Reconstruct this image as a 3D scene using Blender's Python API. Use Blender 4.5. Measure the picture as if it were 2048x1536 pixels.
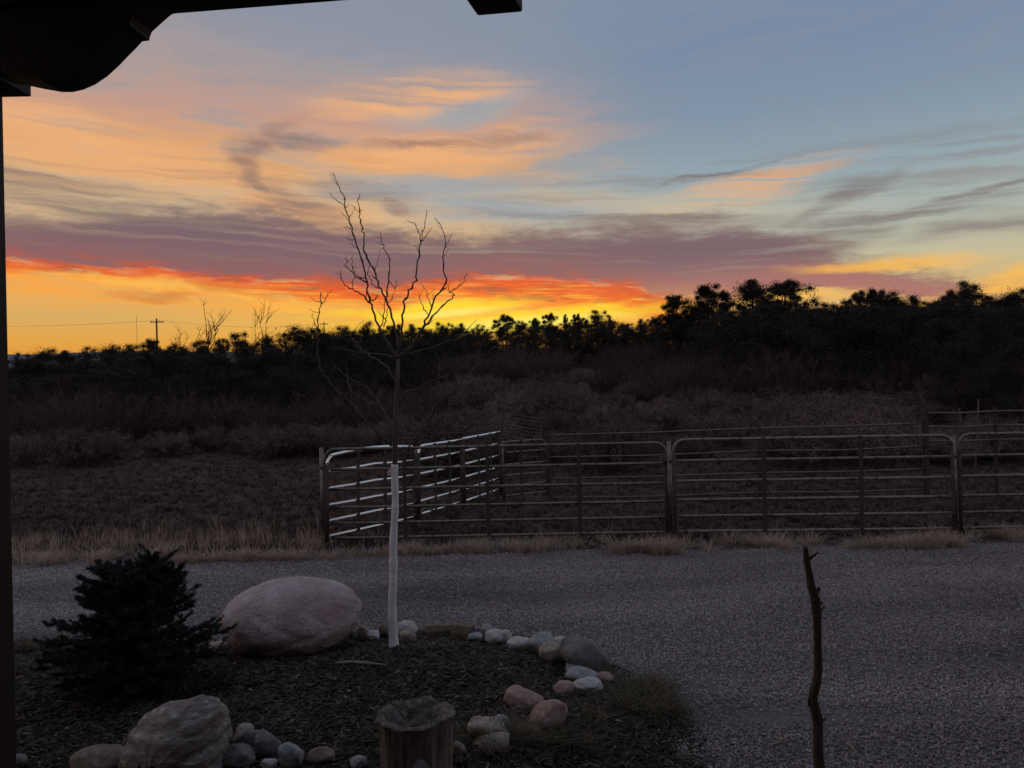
import bpy, math, random
import numpy as np
from mathutils import Vector, Matrix, noise as mnoise

S = bpy.context.scene
for _o in list(bpy.data.objects):
    bpy.data.objects.remove(_o)
COL = S.collection

# ------------------------------------------------------------------ camera
CAM_Z = 2.4
ROLL = math.radians(1.2)
F = 1500.0                       # focal length in pixels of the 2048 px wide photograph
cam_data = bpy.data.cameras.new('camera')
cam_data.sensor_width = 36.0
cam_data.lens = F / 2048 * 36
cam_data.clip_start = 0.05
cam_data.clip_end = 30000
cam = bpy.data.objects.new('camera', cam_data)
COL.objects.link(cam)
cam.location = (0, 0, CAM_Z)
cam.rotation_euler = (math.radians(90), ROLL, 0)
S.camera = cam

def ray(u, v):
    px, py = (u - 1024) / F, (768 - v) / F
    c, s = math.cos(ROLL), math.sin(ROLL)
    return Vector((px * c + py * s, 1.0, -px * s + py * c))

def at(u, v, d):                 # the point seen at (u, v), d metres ahead
    return Vector((0, 0, CAM_Z)) + ray(u, v) * d

def onz(u, v, z=0.0):            # the point seen at (u, v) on the level z
    r = ray(u, v)
    return Vector((0, 0, CAM_Z)) + r * ((z - CAM_Z) / r.z)

def azel(u, v):
    r = ray(u, v)
    return math.degrees(math.atan2(r.x, r.y)), math.degrees(math.atan2(r.z, math.hypot(r.x, r.y)))

# ------------------------------------------------------------------ colour helper
def lin(c):
    return tuple((x / 255 / 12.92) if x / 255 <= 0.04045 else ((x / 255 + 0.055) / 1.055) ** 2.4 for x in c)

# ------------------------------------------------------------------ world: dusk sky with clouds
SUN_AZ, SUN_EL = 2.0, 2.2        # degrees; straight ahead, behind the trees
world = bpy.data.worlds.new('World')
S.world = world
world.use_nodes = True
NT = world.node_tree
NT.nodes.clear()

class V:
    """a float socket with arithmetic"""
    def __init__(s, sock): s.s = sock
    def __add__(a, b): return mth('ADD', a, b)
    def __radd__(a, b): return mth('ADD', b, a)
    def __sub__(a, b): return mth('SUBTRACT', a, b)
    def __rsub__(a, b): return mth('SUBTRACT', b, a)
    def __mul__(a, b): return mth('MULTIPLY', a, b)
    def __rmul__(a, b): return mth('MULTIPLY', b, a)
    def __truediv__(a, b): return mth('DIVIDE', a, b)

def put(inp, x):
    if isinstance(x, V): NT.links.new(x.s, inp)
    else: inp.default_value = x

def mth(op, *a, clamp=False):
    n = NT.nodes.new('ShaderNodeMath'); n.operation = op; n.use_clamp = clamp
    for i, x in enumerate(a): put(n.inputs[i], x)
    return V(n.outputs[0])

def ss(x, e0, e1):               # smoothstep
    n = NT.nodes.new('ShaderNodeMapRange'); n.interpolation_type = 'SMOOTHSTEP'; n.clamp = True
    put(n.inputs['Value'], x); put(n.inputs['From Min'], e0); put(n.inputs['From Max'], e1)
    return V(n.outputs[0])

def lerp01(x, e0, e1):
    n = NT.nodes.new('ShaderNodeMapRange'); n.clamp = True
    put(n.inputs['Value'], x); put(n.inputs['From Min'], e0); put(n.inputs['From Max'], e1)
    return V(n.outputs[0])

def vec(x, y, z=0.0):
    n = NT.nodes.new('ShaderNodeCombineXYZ')
    put(n.inputs[0], x); put(n.inputs[1], y); put(n.inputs[2], z)
    return n.outputs[0]

def fbm(x, y, z=0.0, detail=5.0, rough=0.55, dist=0.0):
    n = NT.nodes.new('ShaderNodeTexNoise'); n.noise_dimensions = '2D'
    NT.links.new(vec(x + z * 3.7, y + z * 5.3), n.inputs['Vector'])
    n.inputs['Scale'].default_value = 1.0
    n.inputs['Detail'].default_value = detail
    n.inputs['Roughness'].default_value = rough
    n.inputs['Distortion'].default_value = dist
    return V(n.outputs[0])

def ramp(x, stops):
    n = NT.nodes.new('ShaderNodeValToRGB'); put(n.inputs[0], x)
    cr = n.color_ramp
    stops = sorted(stops, key=lambda q: q[0])
    while len(cr.elements) < len(stops): cr.elements.new(0.5)
    for e, (p, c) in zip(cr.elements, stops):
        e.position = p; e.color = (*lin(c), 1)
    return n.outputs[0]

def mix(fac, a, b, mode='MIX'):
    n = NT.nodes.new('ShaderNodeMix'); n.data_type = 'RGBA'; n.blend_type = mode
    put(n.inputs[0], fac)
    for i, x in ((6, a), (7, b)):
        if isinstance(x, tuple): n.inputs[i].default_value = (*lin(x), 1)
        else: NT.links.new(x, n.inputs[i])
    return n.outputs[2]

def curve(x, pts):               # piecewise smooth function of a value in 0..1
    n = NT.nodes.new('ShaderNodeFloatCurve'); put(n.inputs['Value'], x)
    c = n.mapping.curves[0]
    pts = sorted(pts)
    while len(c.points) < len(pts): c.points.new(0.5, 0.5)
    for p, (a, b) in zip(c.points, pts): p.location = (a, b)
    n.mapping.update()
    return V(n.outputs[0])

tc = NT.nodes.new('ShaderNodeTexCoord')
sep = NT.nodes.new('ShaderNodeSeparateXYZ')
NT.links.new(tc.outputs['Generated'], sep.inputs[0])
X, Y, Z = (V(sep.outputs[i]) for i in range(3))
DEG = 180 / math.pi
AZ = mth('ARCTAN2', X, Y) * DEG
EL = mth('ARCSINE', Z) * DEG

# drifting warp shared by all the clouds, stretched along the horizon
wa = fbm(AZ * 0.07, EL * 0.16, 3.1, 4, 0.5) - 0.5
wb = fbm(AZ * 0.09, EL * 0.25, 7.7, 5, 0.6) - 0.5
wf = fbm(AZ * 0.22, EL * 0.9, 1.7, 6, 0.66) - 0.5
A1 = AZ + wa * 7.0
E1 = EL + wb * 2.2 + wf * 0.9
E2 = EL + wb * 1.0 + wf * 0.7
streak = fbm(A1 * 0.10 + EL * 0.10, (EL + wb * 1.8) * 0.85 - AZ * 0.02, 5.5, 5, 0.55)
E3 = EL + wb * 1.5
streak2 = fbm(A1 * 0.06, E3 * 1.7 + AZ * 0.05, 11.3, 5, 0.55)
AZN = lerp01(AZ, -60.0, 60.0)
AZW = lerp01(AZ + wf * 2.0, -60.0, 60.0)

def elcurve(pts, ends=None):     # a line across the sky given by photo points -> elevation in degrees
    q = []
    for u, v in pts:
        a, e = azel(u, v); q.append(((a + 60) / 120, e / 40))
    q = [(0.0, q[0][1])] + q + [(1.0, q[-1][1])]
    return curve(AZW, q) * 40.0

VEC1 = vec(A1, E1); VEC0 = vec(AZ, EL)
def blob(u, v, su, sv, rot=0.0, warp=1):      # soft ellipse of cloud: 1 - r, shaped later by soft()
    a, e = azel(u, v)
    k = 180 / math.pi / F * 2.3
    m = NT.nodes.new('ShaderNodeMapping'); m.vector_type = 'TEXTURE'
    NT.links.new(VEC1 if warp else VEC0, m.inputs['Vector'])
    m.inputs['Location'].default_value = (a, e, 0)
    m.inputs['Rotation'].default_value = (0, 0, math.radians(rot))
    m.inputs['Scale'].default_value = (su * k, sv * k, 1)
    g = NT.nodes.new('ShaderNodeTexGradient'); g.gradient_type = 'SPHERICAL'
    NT.links.new(m.outputs[0], g.inputs[0])
    return V(g.outputs[1])

def soft(*bs, warp=1):
    r = None
    for b in bs:
        q = blob(*b, warp=warp); r = q if r is None else mth('MAXIMUM', r, q)
    return ss(r, 0.0, 0.85)

def tel(v, u=1024): return azel(u, v)[1] / 50.0
T = mth('DIVIDE', EL, 50.0)
T1 = mth('DIVIDE', E2, 50.0)

warm = ramp(T, [(0, (190, 112, 56)), (tel(690, 300), (233, 164, 70)), (tel(640, 300), (220, 174, 98)), (tel(590, 300), (234, 176, 96)),
                (tel(500, 300), (205, 178, 140)), (tel(420, 300), (190, 178, 158)), (tel(330, 300), (172, 168, 162)),
                (tel(200, 300), (154, 156, 162)), (tel(40, 300), (142, 150, 167)), (0.72, (138, 146, 160)), (1, (136, 143, 156))])
cool = ramp(T, [(0, (190, 116, 70)), (tel(620, 1950), (240, 178, 100)), (tel(560, 1950), (216, 182, 124)), (tel(500, 1950), (200, 190, 156)),
                (tel(420, 1950), (178, 186, 174)), (tel(300, 1950), (151, 169, 177)), (tel(150, 1950), (131, 150, 170)),
                (tel(0, 1950), (122, 141, 167)), (0.72, (126, 142, 164)), (1, (132, 142, 158))])
away = ramp(T, [(0, (118, 108, 118)), (0.14, (156, 138, 142)), (0.3, (150, 142, 150)), (0.6, (140, 142, 154)), (1, (134, 142, 156))])
sky = mix(ss(AZ + wa * 14.0, -8.0, 16.0), warm, cool)
back = ss(mth('ABSOLUTE', AZ), 60.0, 130.0)
sky = mix(back, sky, away)

# high thin cloud lit peach from below, mostly left of the sun
low = ss(E1, azel(500, 590)[1], azel(500, 470)[1])
high = 1.0 - ss(E1 + (AZ * 0.12), azel(500, 250)[1], azel(500, 60)[1])
right_end = 1.0 - ss(AZ + (EL - 14.0) * -0.6 + streak * 22.0 - 11.0, -5.0, 9.0)
peach_m = low * high * right_end * (lerp01(streak, 0.28, 0.52) * 0.65 + 0.35)
peach = ramp(T1, [(0, (250, 190, 100)), (tel(480, 500), (212, 180, 138)), (tel(400, 500), (230, 180, 124)), (tel(310, 500), (228, 168, 114)),
                  (tel(230, 500), (204, 158, 138)), (tel(140, 500), (176, 158, 154)), (1, (150, 150, 160))])
sky = mix(peach_m * (1.0 - back), sky, peach)
pk = soft((830, 205, 120, 26, 6), (1480, 378, 110, 15, 10), (230, 310, 220, 34, -8), (860, 305, 150, 24, 8), (620, 420, 150, 30, 0))
sky = mix(pk * 0.85 * lerp01(streak2, 0.32, 0.56), sky, (250, 184, 124))
pl = soft((330, 430, 190, 24, -6), (1150, 420, 300, 26, -4), (1250, 510, 90, 10, 0), (1050, 500, 120, 9, -4))
sky = mix(pl * 0.6, sky, (206, 188, 156))
gap = soft((900, 225, 85, 14, 10), (880, 375, 150, 18, 4), (1010, 415, 150, 22, -6))
sky = mix(gap * 0.8, sky, (150, 166, 176))

# thin grey veils
veil = lerp01(streak2, 0.45, 0.72) * ss(EL, 9.0, 11.5) * (1.0 - ss(EL, 14.5, 18.0))
sky = mix(veil * 0.42 * (1.0 - back), sky, (136, 122, 116))
veil2 = lerp01(streak, 0.45, 0.75) * ss(EL, 15.0, 22.0)
sky = mix(veil2 * 0.4, sky, (142, 146, 158))
gs = soft((535, 298, 60, 12, 32), (490, 340, 18, 26, 0), (520, 378, 36, 9, -20), (600, 284, 60, 8, 2), (70, 360, 120, 12, -3), (150, 408, 150, 13, -8),
          (640, 415, 80, 16, -12), (750, 388, 60, 14, -4), (820, 410, 40, 7, -25), (985, 270, 60, 7, 0), (1640, 405, 70, 10, 20), (1730, 440, 150, 12, 4),
          (1725, 466, 44, 19, 10), (1985, 450, 90, 13, 2), (1280, 450, 70, 5, -14), (1460, 345, 80, 3, 6), (1890, 395, 180, 5, 8), (1600, 470, 130, 10, 4),
          (1300, 440, 170, 7, -4), (860, 286, 90, 5, 3))
sky = mix(mth('MULTIPLY', gs, lerp01(streak2, 0.15, 0.6), clamp=True) * 0.62, sky, (120, 104, 106))

# the broad mauve bank
up = elcurve([(-300, 470), (20, 440), (300, 425), (560, 430), (700, 446), (860, 462), (1000, 470), (1130, 462), (1300, 450), (1500, 452), (1620, 470), (1690, 500), (1800, 532), (1900, 548), (2000, 582), (2300, 600)])
lo = elcurve([(-300, 500), (20, 522), (300, 548), (480, 562), (640, 566), (720, 580), (800, 580), (880, 566), (960, 558), (1100, 564), (1250, 576), (1340, 600), (1450, 612), (1560, 584), (1700, 588), (1850, 596), (1980, 600), (2300, 620)])
EM = EL + wf * 1.5 + wb * 0.7
bank = ss(EM - lo, -0.12, 0.35) * (1.0 - ss(EL + wb * 2.4 + wf * 3.2 - up, -0.9, 0.9))
holes = ss(streak2, 0.46, 0.86) * ss(EM - lo, 0.9, 2.4) * 0.42
mauve = mix(ss(EM - lo, 0.2, 2.6), (146, 96, 98), (122, 96, 106))
mauve = mix(ss(AZ, 2.0, 16.0) * (1.0 - ss(EL, 6.0, 9.5)), mauve, (176, 118, 110))
mauve = mix(ss(EL - up, -1.6, 0.4), mauve, (134, 112, 108))
sky = mix(bank * (1.0 - holes) * (1.0 - back) * 0.97, sky, mauve)

# red-lit underside of the bank
lo2 = elcurve([(-300, 520), (20, 552), (300, 572), (480, 590), (640, 610), (800, 622), (880, 606), (960, 612), (1100, 624), (1250, 634), (1340, 650), (1450, 640), (1560, 592), (1700, 592), (2000, 600), (2300, 620)])
brk = fbm(AZ * 0.30, EL * 2.0 + AZ * 0.10, 21.0, 5, 0.62)
under = ss(lo - EM + (brk - 0.5) * 2.2, -0.75, 0.25) * (1.0 - ss(AZ, 11.5, 15.5)) * (1.0 - ss(lo2 - EM + (brk - 0.5) * 3.0, -0.55, 0.55))
redc = mix(lerp01((lo - EM) / mth('MAXIMUM', lo - lo2, 0.3) + wf * 2.2, 0.15, 1.05), (232, 84, 38), (255, 138, 48))
brk2 = fbm(AZ * 0.16 + EL * 0.2, EL * 2.6 + AZ * 0.05, 33.0, 5, 0.6)
redc = mix(lerp01(brk, 0.50, 0.66), redc, (186, 90, 60))
redc = mix(ss(brk2, 0.47, 0.68) * ss(lo - EM, 0.0, 0.8), redc, (253, 164, 62))
redc = mix(ss(brk2, 0.66, 0.80) * ss(AZ, -12.0, -4.0), redc, (255, 200, 66))
sky = mix(under * (1.0 - back) * 0.95, sky, redc)
# golden fringe and streaks under it
fringe = ss(lo2 - EM, -0.9, 0.1) * (1.0 - ss(lo2 - EM, 0.5, 2.2)) * (1.0 - ss(AZ, 10.0, 16.0))
sky = mix(fringe * lerp01(brk2, 0.32, 0.60) * (1.0 - back) * 0.9, sky, (252, 168, 72))
gold = soft((570, 606, 80, 5, -9), (640, 613, 36, 5, -8), (1790, 526, 100, 8, 0), (2030, 562, 60, 14, 8), (1610, 594, 80, 7, 0), (300, 572, 110, 7, -4))
sky = mix(gold * 0.8 * (lerp01(streak2, 0.25, 0.55) * 0.6 + 0.4), sky, (255, 190, 84))
smudge = soft((335, 594, 55, 6, 2), (480, 582, 36, 5, -5), (-400, 560, 16, 3, 0))
sky = mix(smudge * 0.6, sky, (214, 124, 58))
# glow where the sun has gone down
glow_w = soft((980, 650, 330, 40, 0), warp=0)
sky = mix(glow_w * 0.6 * (1.0 - under * 0.9), sky, (255, 190, 66))
glow = soft((1040, 640, 200, 11, 3), (870, 622, 110, 8, 4))
sky = mix(mth('MULTIPLY', glow, lerp01(streak2, 0.2, 0.55) * 0.5 + 0.6, clamp=True), sky, (255, 218, 54))
core = soft((1060, 646, 110, 9, 3), (900, 626, 60, 5, 4), warp=0)
sky = mix(core * 0.8, sky, (255, 238, 120))

# clear air from the sky model adds its own share
air = NT.nodes.new('ShaderNodeTexSky'); air.sky_type = 'NISHITA'; air.sun_disc = False
air.sun_elevation = math.radians(SUN_EL); air.sun_rotation = math.radians(SUN_AZ)
bg = NT.nodes.new('ShaderNodeBackground'); bg.inputs['Strength'].default_value = 1.0
bg2 = NT.nodes.new('ShaderNodeBackground'); bg2.inputs['Strength'].default_value = 0.05
NT.links.new(sky, bg.inputs['Color']); NT.links.new(air.outputs[0], bg2.inputs['Color'])
mx = NT.nodes.new('ShaderNodeMixShader'); mx.inputs[0].default_value = 0.04
wo = NT.nodes.new('ShaderNodeOutputWorld')
NT.links.new(bg.outputs[0], mx.inputs[1]); NT.links.new(bg2.outputs[0], mx.inputs[2])
NT.links.new(mx.outputs[0], wo.inputs[0])
world.cycles.sampling_method = 'MANUAL'
world.cycles.sample_map_resolution = 512

# ------------------------------------------------------------------ sun, low behind the trees
sun_data = bpy.data.lights.new('sun', 'SUN')
sun_data.energy = 0.5; sun_data.angle = math.radians(0.6); sun_data.color = (1.0, 0.52, 0.22)
sun = bpy.data.objects.new('sun', sun_data); COL.objects.link(sun)
_a, _e = math.radians(SUN_AZ), math.radians(SUN_EL)
sun.rotation_euler = Vector((math.sin(_a) * math.cos(_e), math.cos(_a) * math.cos(_e), math.sin(_e))).to_track_quat('Z', 'Y').to_euler()

# ------------------------------------------------------------------ render look
S.view_settings.view_transform = 'Standard'
S.view_settings.look = 'None'
S.view_settings.exposure = 0.0
S.view_settings.gamma = 1.0
S.view_settings.use_curve_mapping = False
S.cycles.use_denoising = True
S.cycles.max_bounces = 4
S.cycles.diffuse_bounces = 2
S.cycles.glossy_bounces = 2
S.cycles.transparent_max_bounces = 8

# ================================================================== helpers
RNG = random.Random(7)
def R(a, b): return RNG.uniform(a, b)

MATS = {}
def material(name, col=(0.2, 0.2, 0.2), rough=0.8, metal=0.0, col2=None, scale=8.0, detail=5.0, col3=None, scale3=40.0, bump=0.0, bscale=None,
             stretch=(1, 1, 1), spec=0.3, var=0.0, lo=0.35, hi=0.65, coords='Object', transl=None, patch=0.0):
    m = bpy.data.materials.new(name); m.use_nodes = True
    nt = m.node_tree; b = nt.nodes['Principled BSDF']
    b.inputs['Roughness'].default_value = rough
    b.inputs['Metallic'].default_value = metal
    b.inputs['Specular IOR Level'].default_value = spec
    b.inputs['Base Color'].default_value = (*col, 1)
    tcn = nt.nodes.new('ShaderNodeTexCoord'); mp = nt.nodes.new('ShaderNodeMapping')
    mp.inputs['Scale'].default_value = stretch
    nt.links.new(tcn.outputs[coords], mp.inputs['Vector'])
    def nz(sc, det=detail):
        n = nt.nodes.new('ShaderNodeTexNoise'); n.inputs['Scale'].default_value = sc
        n.inputs['Detail'].default_value = det; n.inputs['Roughness'].default_value = 0.6
        nt.links.new(mp.outputs[0], n.inputs['Vector']); return n
    def mr(sock, a, c):
        n = nt.nodes.new('ShaderNodeMapRange'); n.inputs[1].default_value = a; n.inputs[2].default_value = c
        nt.links.new(sock, n.inputs[0]); return n.outputs[0]
    def mixc(f, a, c):
        n = nt.nodes.new('ShaderNodeMix'); n.data_type = 'RGBA'
        if hasattr(f, 'links'): nt.links.new(f, n.inputs[0])
        else: n.inputs[0].default_value = f
        for i, x in ((6, a), (7, c)):
            if isinstance(x, tuple): n.inputs[i].default_value = (*x, 1)
            else: nt.links.new(x, n.inputs[i])
        return n.outputs[2]
    c = col
    if col2: c = mixc(mr(nz(scale).outputs[0], lo, hi), c, col2)
    if col3: c = mixc(mr(nz(scale3, 3).outputs[0], 0.52, 0.66), c, col3)
    if var:
        oi = nt.nodes.new('ShaderNodeObjectInfo')
        hs = nt.nodes.new('ShaderNodeHueSaturation')
        q = nt.nodes.new('ShaderNodeMapRange'); q.inputs[3].default_value = 1 - var; q.inputs[4].default_value = 1 + var
        nt.links.new(oi.outputs['Random'], q.inputs[0]); nt.links.new(q.outputs[0], hs.inputs['Value'])
        if isinstance(c, tuple): hs.inputs['Color'].default_value = (*c, 1)
        else: nt.links.new(c, hs.inputs['Color'])
        c = hs.outputs[0]
    if patch:                                                                      # broad uneven tone over the ground
        ge = nt.nodes.new('ShaderNodeNewGeometry'); pm = nt.nodes.new('ShaderNodeMapping'); pm.inputs['Scale'].default_value = (0.25, 0.9, 1)
        nt.links.new(ge.outputs['Position'], pm.inputs['Vector'])
        pn = nt.nodes.new('ShaderNodeTexNoise'); pn.inputs['Scale'].default_value = 1.1; pn.inputs['Detail'].default_value = 4; nt.links.new(pm.outputs[0], pn.inputs['Vector'])
        ph = nt.nodes.new('ShaderNodeHueSaturation'); pr = nt.nodes.new('ShaderNodeMapRange')
        pr.inputs[1].default_value = 0.3; pr.inputs[2].default_value = 0.7; pr.inputs[3].default_value = 1 - patch; pr.inputs[4].default_value = 1 + patch
        nt.links.new(pn.outputs[0], pr.inputs[0]); nt.links.new(pr.outputs[0], ph.inputs['Value'])
        if isinstance(c, tuple): ph.inputs['Color'].default_value = (*c, 1)
        else: nt.links.new(c, ph.inputs['Color'])
        c = ph.outputs[0]
    if not isinstance(c, tuple): nt.links.new(c, b.inputs['Base Color'])
    if bump:
        bp = nt.nodes.new('ShaderNodeBump'); bp.inputs['Strength'].default_value = 1.0; bp.inputs['Distance'].default_value = bump
        nt.links.new(nz(bscale or scale3, 6).outputs[0], bp.inputs['Height'])
        nt.links.new(bp.outputs[0], b.inputs['Normal'])
    if transl:
        b.inputs['Subsurface Weight'].default_value = 0
        t = nt.nodes.new('ShaderNodeBsdfTranslucent'); t.inputs[0].default_value = (*transl, 1)
        ms = nt.nodes.new('ShaderNodeMixShader'); ms.inputs[0].default_value = 0.35
        nt.links.new(b.outputs[0], ms.inputs[1]); nt.links.new(t.outputs[0], ms.inputs[2])
        nt.links.new(ms.outputs[0], nt.nodes['Material Output'].inputs[0])
    MATS[name] = m
    return m

def tag(o, label=None, cat=None, group=None, kind=None):
    if label: o['label'] = label
    if cat: o['category'] = cat
    if group: o['group'] = group
    if kind: o['kind'] = kind
    return o

def empty(name, loc, rz=0.0, **kw):
    o = bpy.data.objects.new(name, None); COL.objects.link(o)
    o.empty_display_size = 0.2
    o.location = loc; o.rotation_euler = (0, 0, rz)
    return tag(o, **kw)

def link_mesh(name, me, mat=None, parent=None, loc=(0, 0, 0)):
    if mat is not None and len(me.materials) == 0: me.materials.append(mat)
    o = bpy.data.objects.new(name, me); COL.objects.link(o)
    o.location = loc
    if parent is not None: o.parent = parent
    return o

class MB:
    """collects geometry for ONE mesh"""
    def __init__(s): s.v = []; s.f = []
    def add(s, vs, fs):
        k = len(s.v); s.v.extend([tuple(p) for p in vs]); s.f.extend([tuple(i + k for i in f) for f in fs])
    def box(s, c, size, M=None):
        x, y, z = size[0] / 2, size[1] / 2, size[2] / 2
        vs = [Vector((sx * x, sy * y, sz * z)) for sx in (-1, 1) for sy in (-1, 1) for sz in (-1, 1)]
        if M is not None: vs = [M @ p for p in vs]
        vs = [p + Vector(c) for p in vs]
        s.add(vs, [(0, 1, 3, 2), (4, 6, 7, 5), (0, 4, 5, 1), (2, 3, 7, 6), (0, 2, 6, 4), (1, 5, 7, 3)])
    def tube(s, pts, rad, n=8, cap=True):
        pts = [Vector(p) for p in pts]
        if not hasattr(rad, '__len__'): rad = [rad] * len(pts)
        k = len(s.v); ref = Vector((0, 0, 1))
        d0 = (pts[1] - pts[0]).normalized()
        if abs(d0.z) > 0.9: ref = Vector((1, 0, 0))
        a = d0.cross(ref).normalized()
        for i, p in enumerate(pts):
            d = ((pts[min(i + 1, len(pts) - 1)] - p).normalized() + (p - pts[max(i - 1, 0)]).normalized()).normalized()
            a = (a - d * a.dot(d)).normalized(); b = d.cross(a)
            for j in range(n):
                t = 2 * math.pi * j / n
                s.v.append(tuple(p + (a * math.cos(t) + b * math.sin(t)) * rad[i]))
        for i in range(len(pts) - 1):
            for j in range(n):
                q = k + i * n + j; w = k + i * n + (j + 1) % n
                s.f.append((q, w, w + n, q + n))
        if cap:
            s.f.append(tuple(k + j for j in reversed(range(n))))
            e = k + (len(pts) - 1) * n
            s.f.append(tuple(e + j for j in range(n)))
    def mesh(s, name, smooth=False):
        me = bpy.data.meshes.new(name); me.from_pydata(s.v, [], s.f); me.update()
        if smooth: me.polygons.foreach_set('use_smooth', [True] * len(me.polygons))
        return me
    def build(s, name, mat, parent=None, loc=(0, 0, 0), smooth=False):
        return link_mesh(name, s.mesh(name, smooth), mat, parent, loc)

def np_mesh(name, verts, faces):
    """fast mesh from arrays: verts (n,3), faces (m,k) all of k corners"""
    me = bpy.data.meshes.new(name)
    n, (m, k) = len(verts), faces.shape
    me.vertices.add(n); me.vertices.foreach_set('co', np.asarray(verts, np.float32).ravel())
    me.loops.add(m * k); me.loops.foreach_set('vertex_index', faces.astype(np.int32).ravel())
    me.polygons.add(m); me.polygons.foreach_set('loop_start', np.arange(0, m * k, k, dtype=np.int32))
    me.update(calc_edges=True)
    return me

def smooth01(t): t = max(0.0, min(1.0, t)); return t * t * (3 - 2 * t)

# ------------------------------------------------------------------ lie of the land
def hill(x, y):
    s = 0.30 + 0.70 * smooth01((x / max(y, 1.0) + 0.30) / 0.34)
    t = max(0.0, y - 18.0)
    h = 0.088 * (t - 9 * (1 - math.exp(-t / 9))) if t < 75 else 0.088 * (75 - 9) + 0.012 * (t - 75) * math.exp(-(t - 75) / 200)
    return h * s * 1.16

def bed_level(x, y):             # the planting bed: a low mound inside the ring of stones
    e = bed_in(x, y)
    return 0.16 * smooth01(e / 1.4)

BED = [onz(*p) for p in ((-420, 1300), (30, 1286), (250, 1290), (480, 1288), (700, 1268), (860, 1262), (980, 1272), (1100, 1296), (1190, 1330),
                         (1260, 1372), (1330, 1420), (1372, 1480), (1385, 1560), (1380, 1700), (1320, 1950))] + [Vector((1.2, 2.0, 0)), Vector((-6, 2.0, 0))]
def bed_in(x, y):                # signed distance to the bed edge, positive inside
    inside = False; best = 1e9; n = len(BED)
    for i in range(n):
        ax, ay = BED[i].x, BED[i].y; bx, by = BED[(i + 1) % n].x, BED[(i + 1) % n].y
        if (ay > y) != (by > y) and x < (bx - ax) * (y - ay) / (by - ay) + ax: inside = not inside
        dx, dy = bx - ax, by - ay
        t = max(0, min(1, ((x - ax) * dx + (y - ay) * dy) / (dx * dx + dy * dy + 1e-12)))
        best = min(best, math.hypot(x - ax - dx * t, y - ay - dy * t))
    return best if inside else -best

def land(x, y):
    z = hill(x, y)
    if y > 12.2:
        z += 0.05 * mnoise.noise((x * 0.35, y * 0.35, 3.0)) * smooth01((y - 12.2) / 3)
    return z

# ================================================================== materials of the ground
material('soil', (0.066, 0.042, 0.038), 0.95, col2=(0.10, 0.066, 0.059), scale=0.6, col3=(0.045, 0.034, 0.028), scale3=6.0, bump=0.02, bscale=9.0, spec=0.1)
material('gravel_bed', (0.21, 0.182, 0.188), 0.95, col2=(0.12, 0.102, 0.106), scale=45.0, col3=(0.30, 0.265, 0.275), scale3=60.0, bump=0.03, bscale=45.0, spec=0.15, patch=0.3)
material('gravel_dark', (0.25, 0.215, 0.228), 0.85, col2=(0.17, 0.146, 0.156), scale=5.0, var=0.3, spec=0.25, patch=0.30)
material('gravel', (0.42, 0.368, 0.384), 0.85, col2=(0.30, 0.26, 0.274), scale=5.0, coords='Object', var=0.28, spec=0.25, patch=0.30)
material('gravel_pale', (0.56, 0.50, 0.51), 0.85, col2=(0.20, 0.17, 0.17), scale=4.0, var=0.4, spec=0.25)
material('mulch_soil', (0.022, 0.018, 0.016), 0.95, col2=(0.036, 0.029, 0.026), scale=7.0, col3=(0.055, 0.044, 0.038), scale3=60.0, bump=0.015, bscale=40.0, spec=0.1)
material('mulch', (0.048, 0.037, 0.032), 0.9, col2=(0.085, 0.066, 0.055), scale=20.0, var=0.7, spec=0.15)
material('mulch_pale', (0.20, 0.165, 0.135), 0.85, var=0.5, spec=0.2)
material('straw', (0.60, 0.48, 0.41), 0.8, col2=(0.38, 0.29, 0.245), scale=3.0, var=0.35, spec=0.2, transl=(0.42, 0.32, 0.25))
material('stubble', (0.12, 0.077, 0.066), 0.85, col2=(0.08, 0.052, 0.046), patch=0.35, scale=3.0, var=0.4, spec=0.15)
material('green_grass', (0.070, 0.060, 0.038), 0.8, col2=(0.15, 0.118, 0.08), scale=4.0, var=0.35, spec=0.2)

# ------------------------------------------------------------------ the land itself
def geo(a, b, first, k):
    out = [a]; st = first
    while out[-1] < b: out.append(out[-1] + st); st *= k
    return out
ys = [-60, -40, -25, -15, -8, -4, 0, 3] + geo(5.0, 100.0, 0.75, 1.012) + geo(104.0, 7000.0, 6.0, 1.13)
xs_p = geo(0.0, 5000.0, 0.8, 1.055)
xs = [-x for x in reversed(xs_p[1:])] + xs_p
gv = np.array([(x, y, land(x, y) if y > 0 else 0.0) for y in ys for x in xs])
nx = len(xs)
ii = np.array([(r * nx + c, r * nx + c + 1, (r + 1) * nx + c + 1, (r + 1) * nx + c) for r in range(len(ys) - 1) for c in range(nx - 1)])
ground_me = np_mesh('ground', gv, ii)
ground_me.polygons.foreach_set('use_smooth', [True] * len(ground_me.polygons))
tag(link_mesh('ground', ground_me, MATS['soil']), 'brown bare earth of the yard and field', kind='structure')

# gravel drive: a sheet just above it with a ragged far edge
def drive_edge(x): return 10.62 + 0.18 * mnoise.noise((x * 0.5, 0.3, 0)) + 0.10 * mnoise.noise((x * 1.9, 5.3, 0))
dv, df = [], []
dxs = np.arange(-26, 26.01, 0.25)
rows = [-3.0, 2.0, 5.0, 7.0, 9.0, None]
for x in dxs:
    for r in rows:
        y = drive_edge(x) if r is None else r
        dv.append((x, y, 0.006 if r is not None else 0.004))
nr = len(rows)
for i in range(len(dxs) - 1):
    for j in range(nr - 1): df.append((i * nr + j, (i + 1) * nr + j, (i + 1) * nr + j + 1, i * nr + j + 1))
tag(link_mesh('gravel_drive', np_mesh('gravel_drive', np.array(dv), np.array(df)), MATS['gravel_bed']), 'grey gravel drive in front of the pen', kind='structure')

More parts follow.
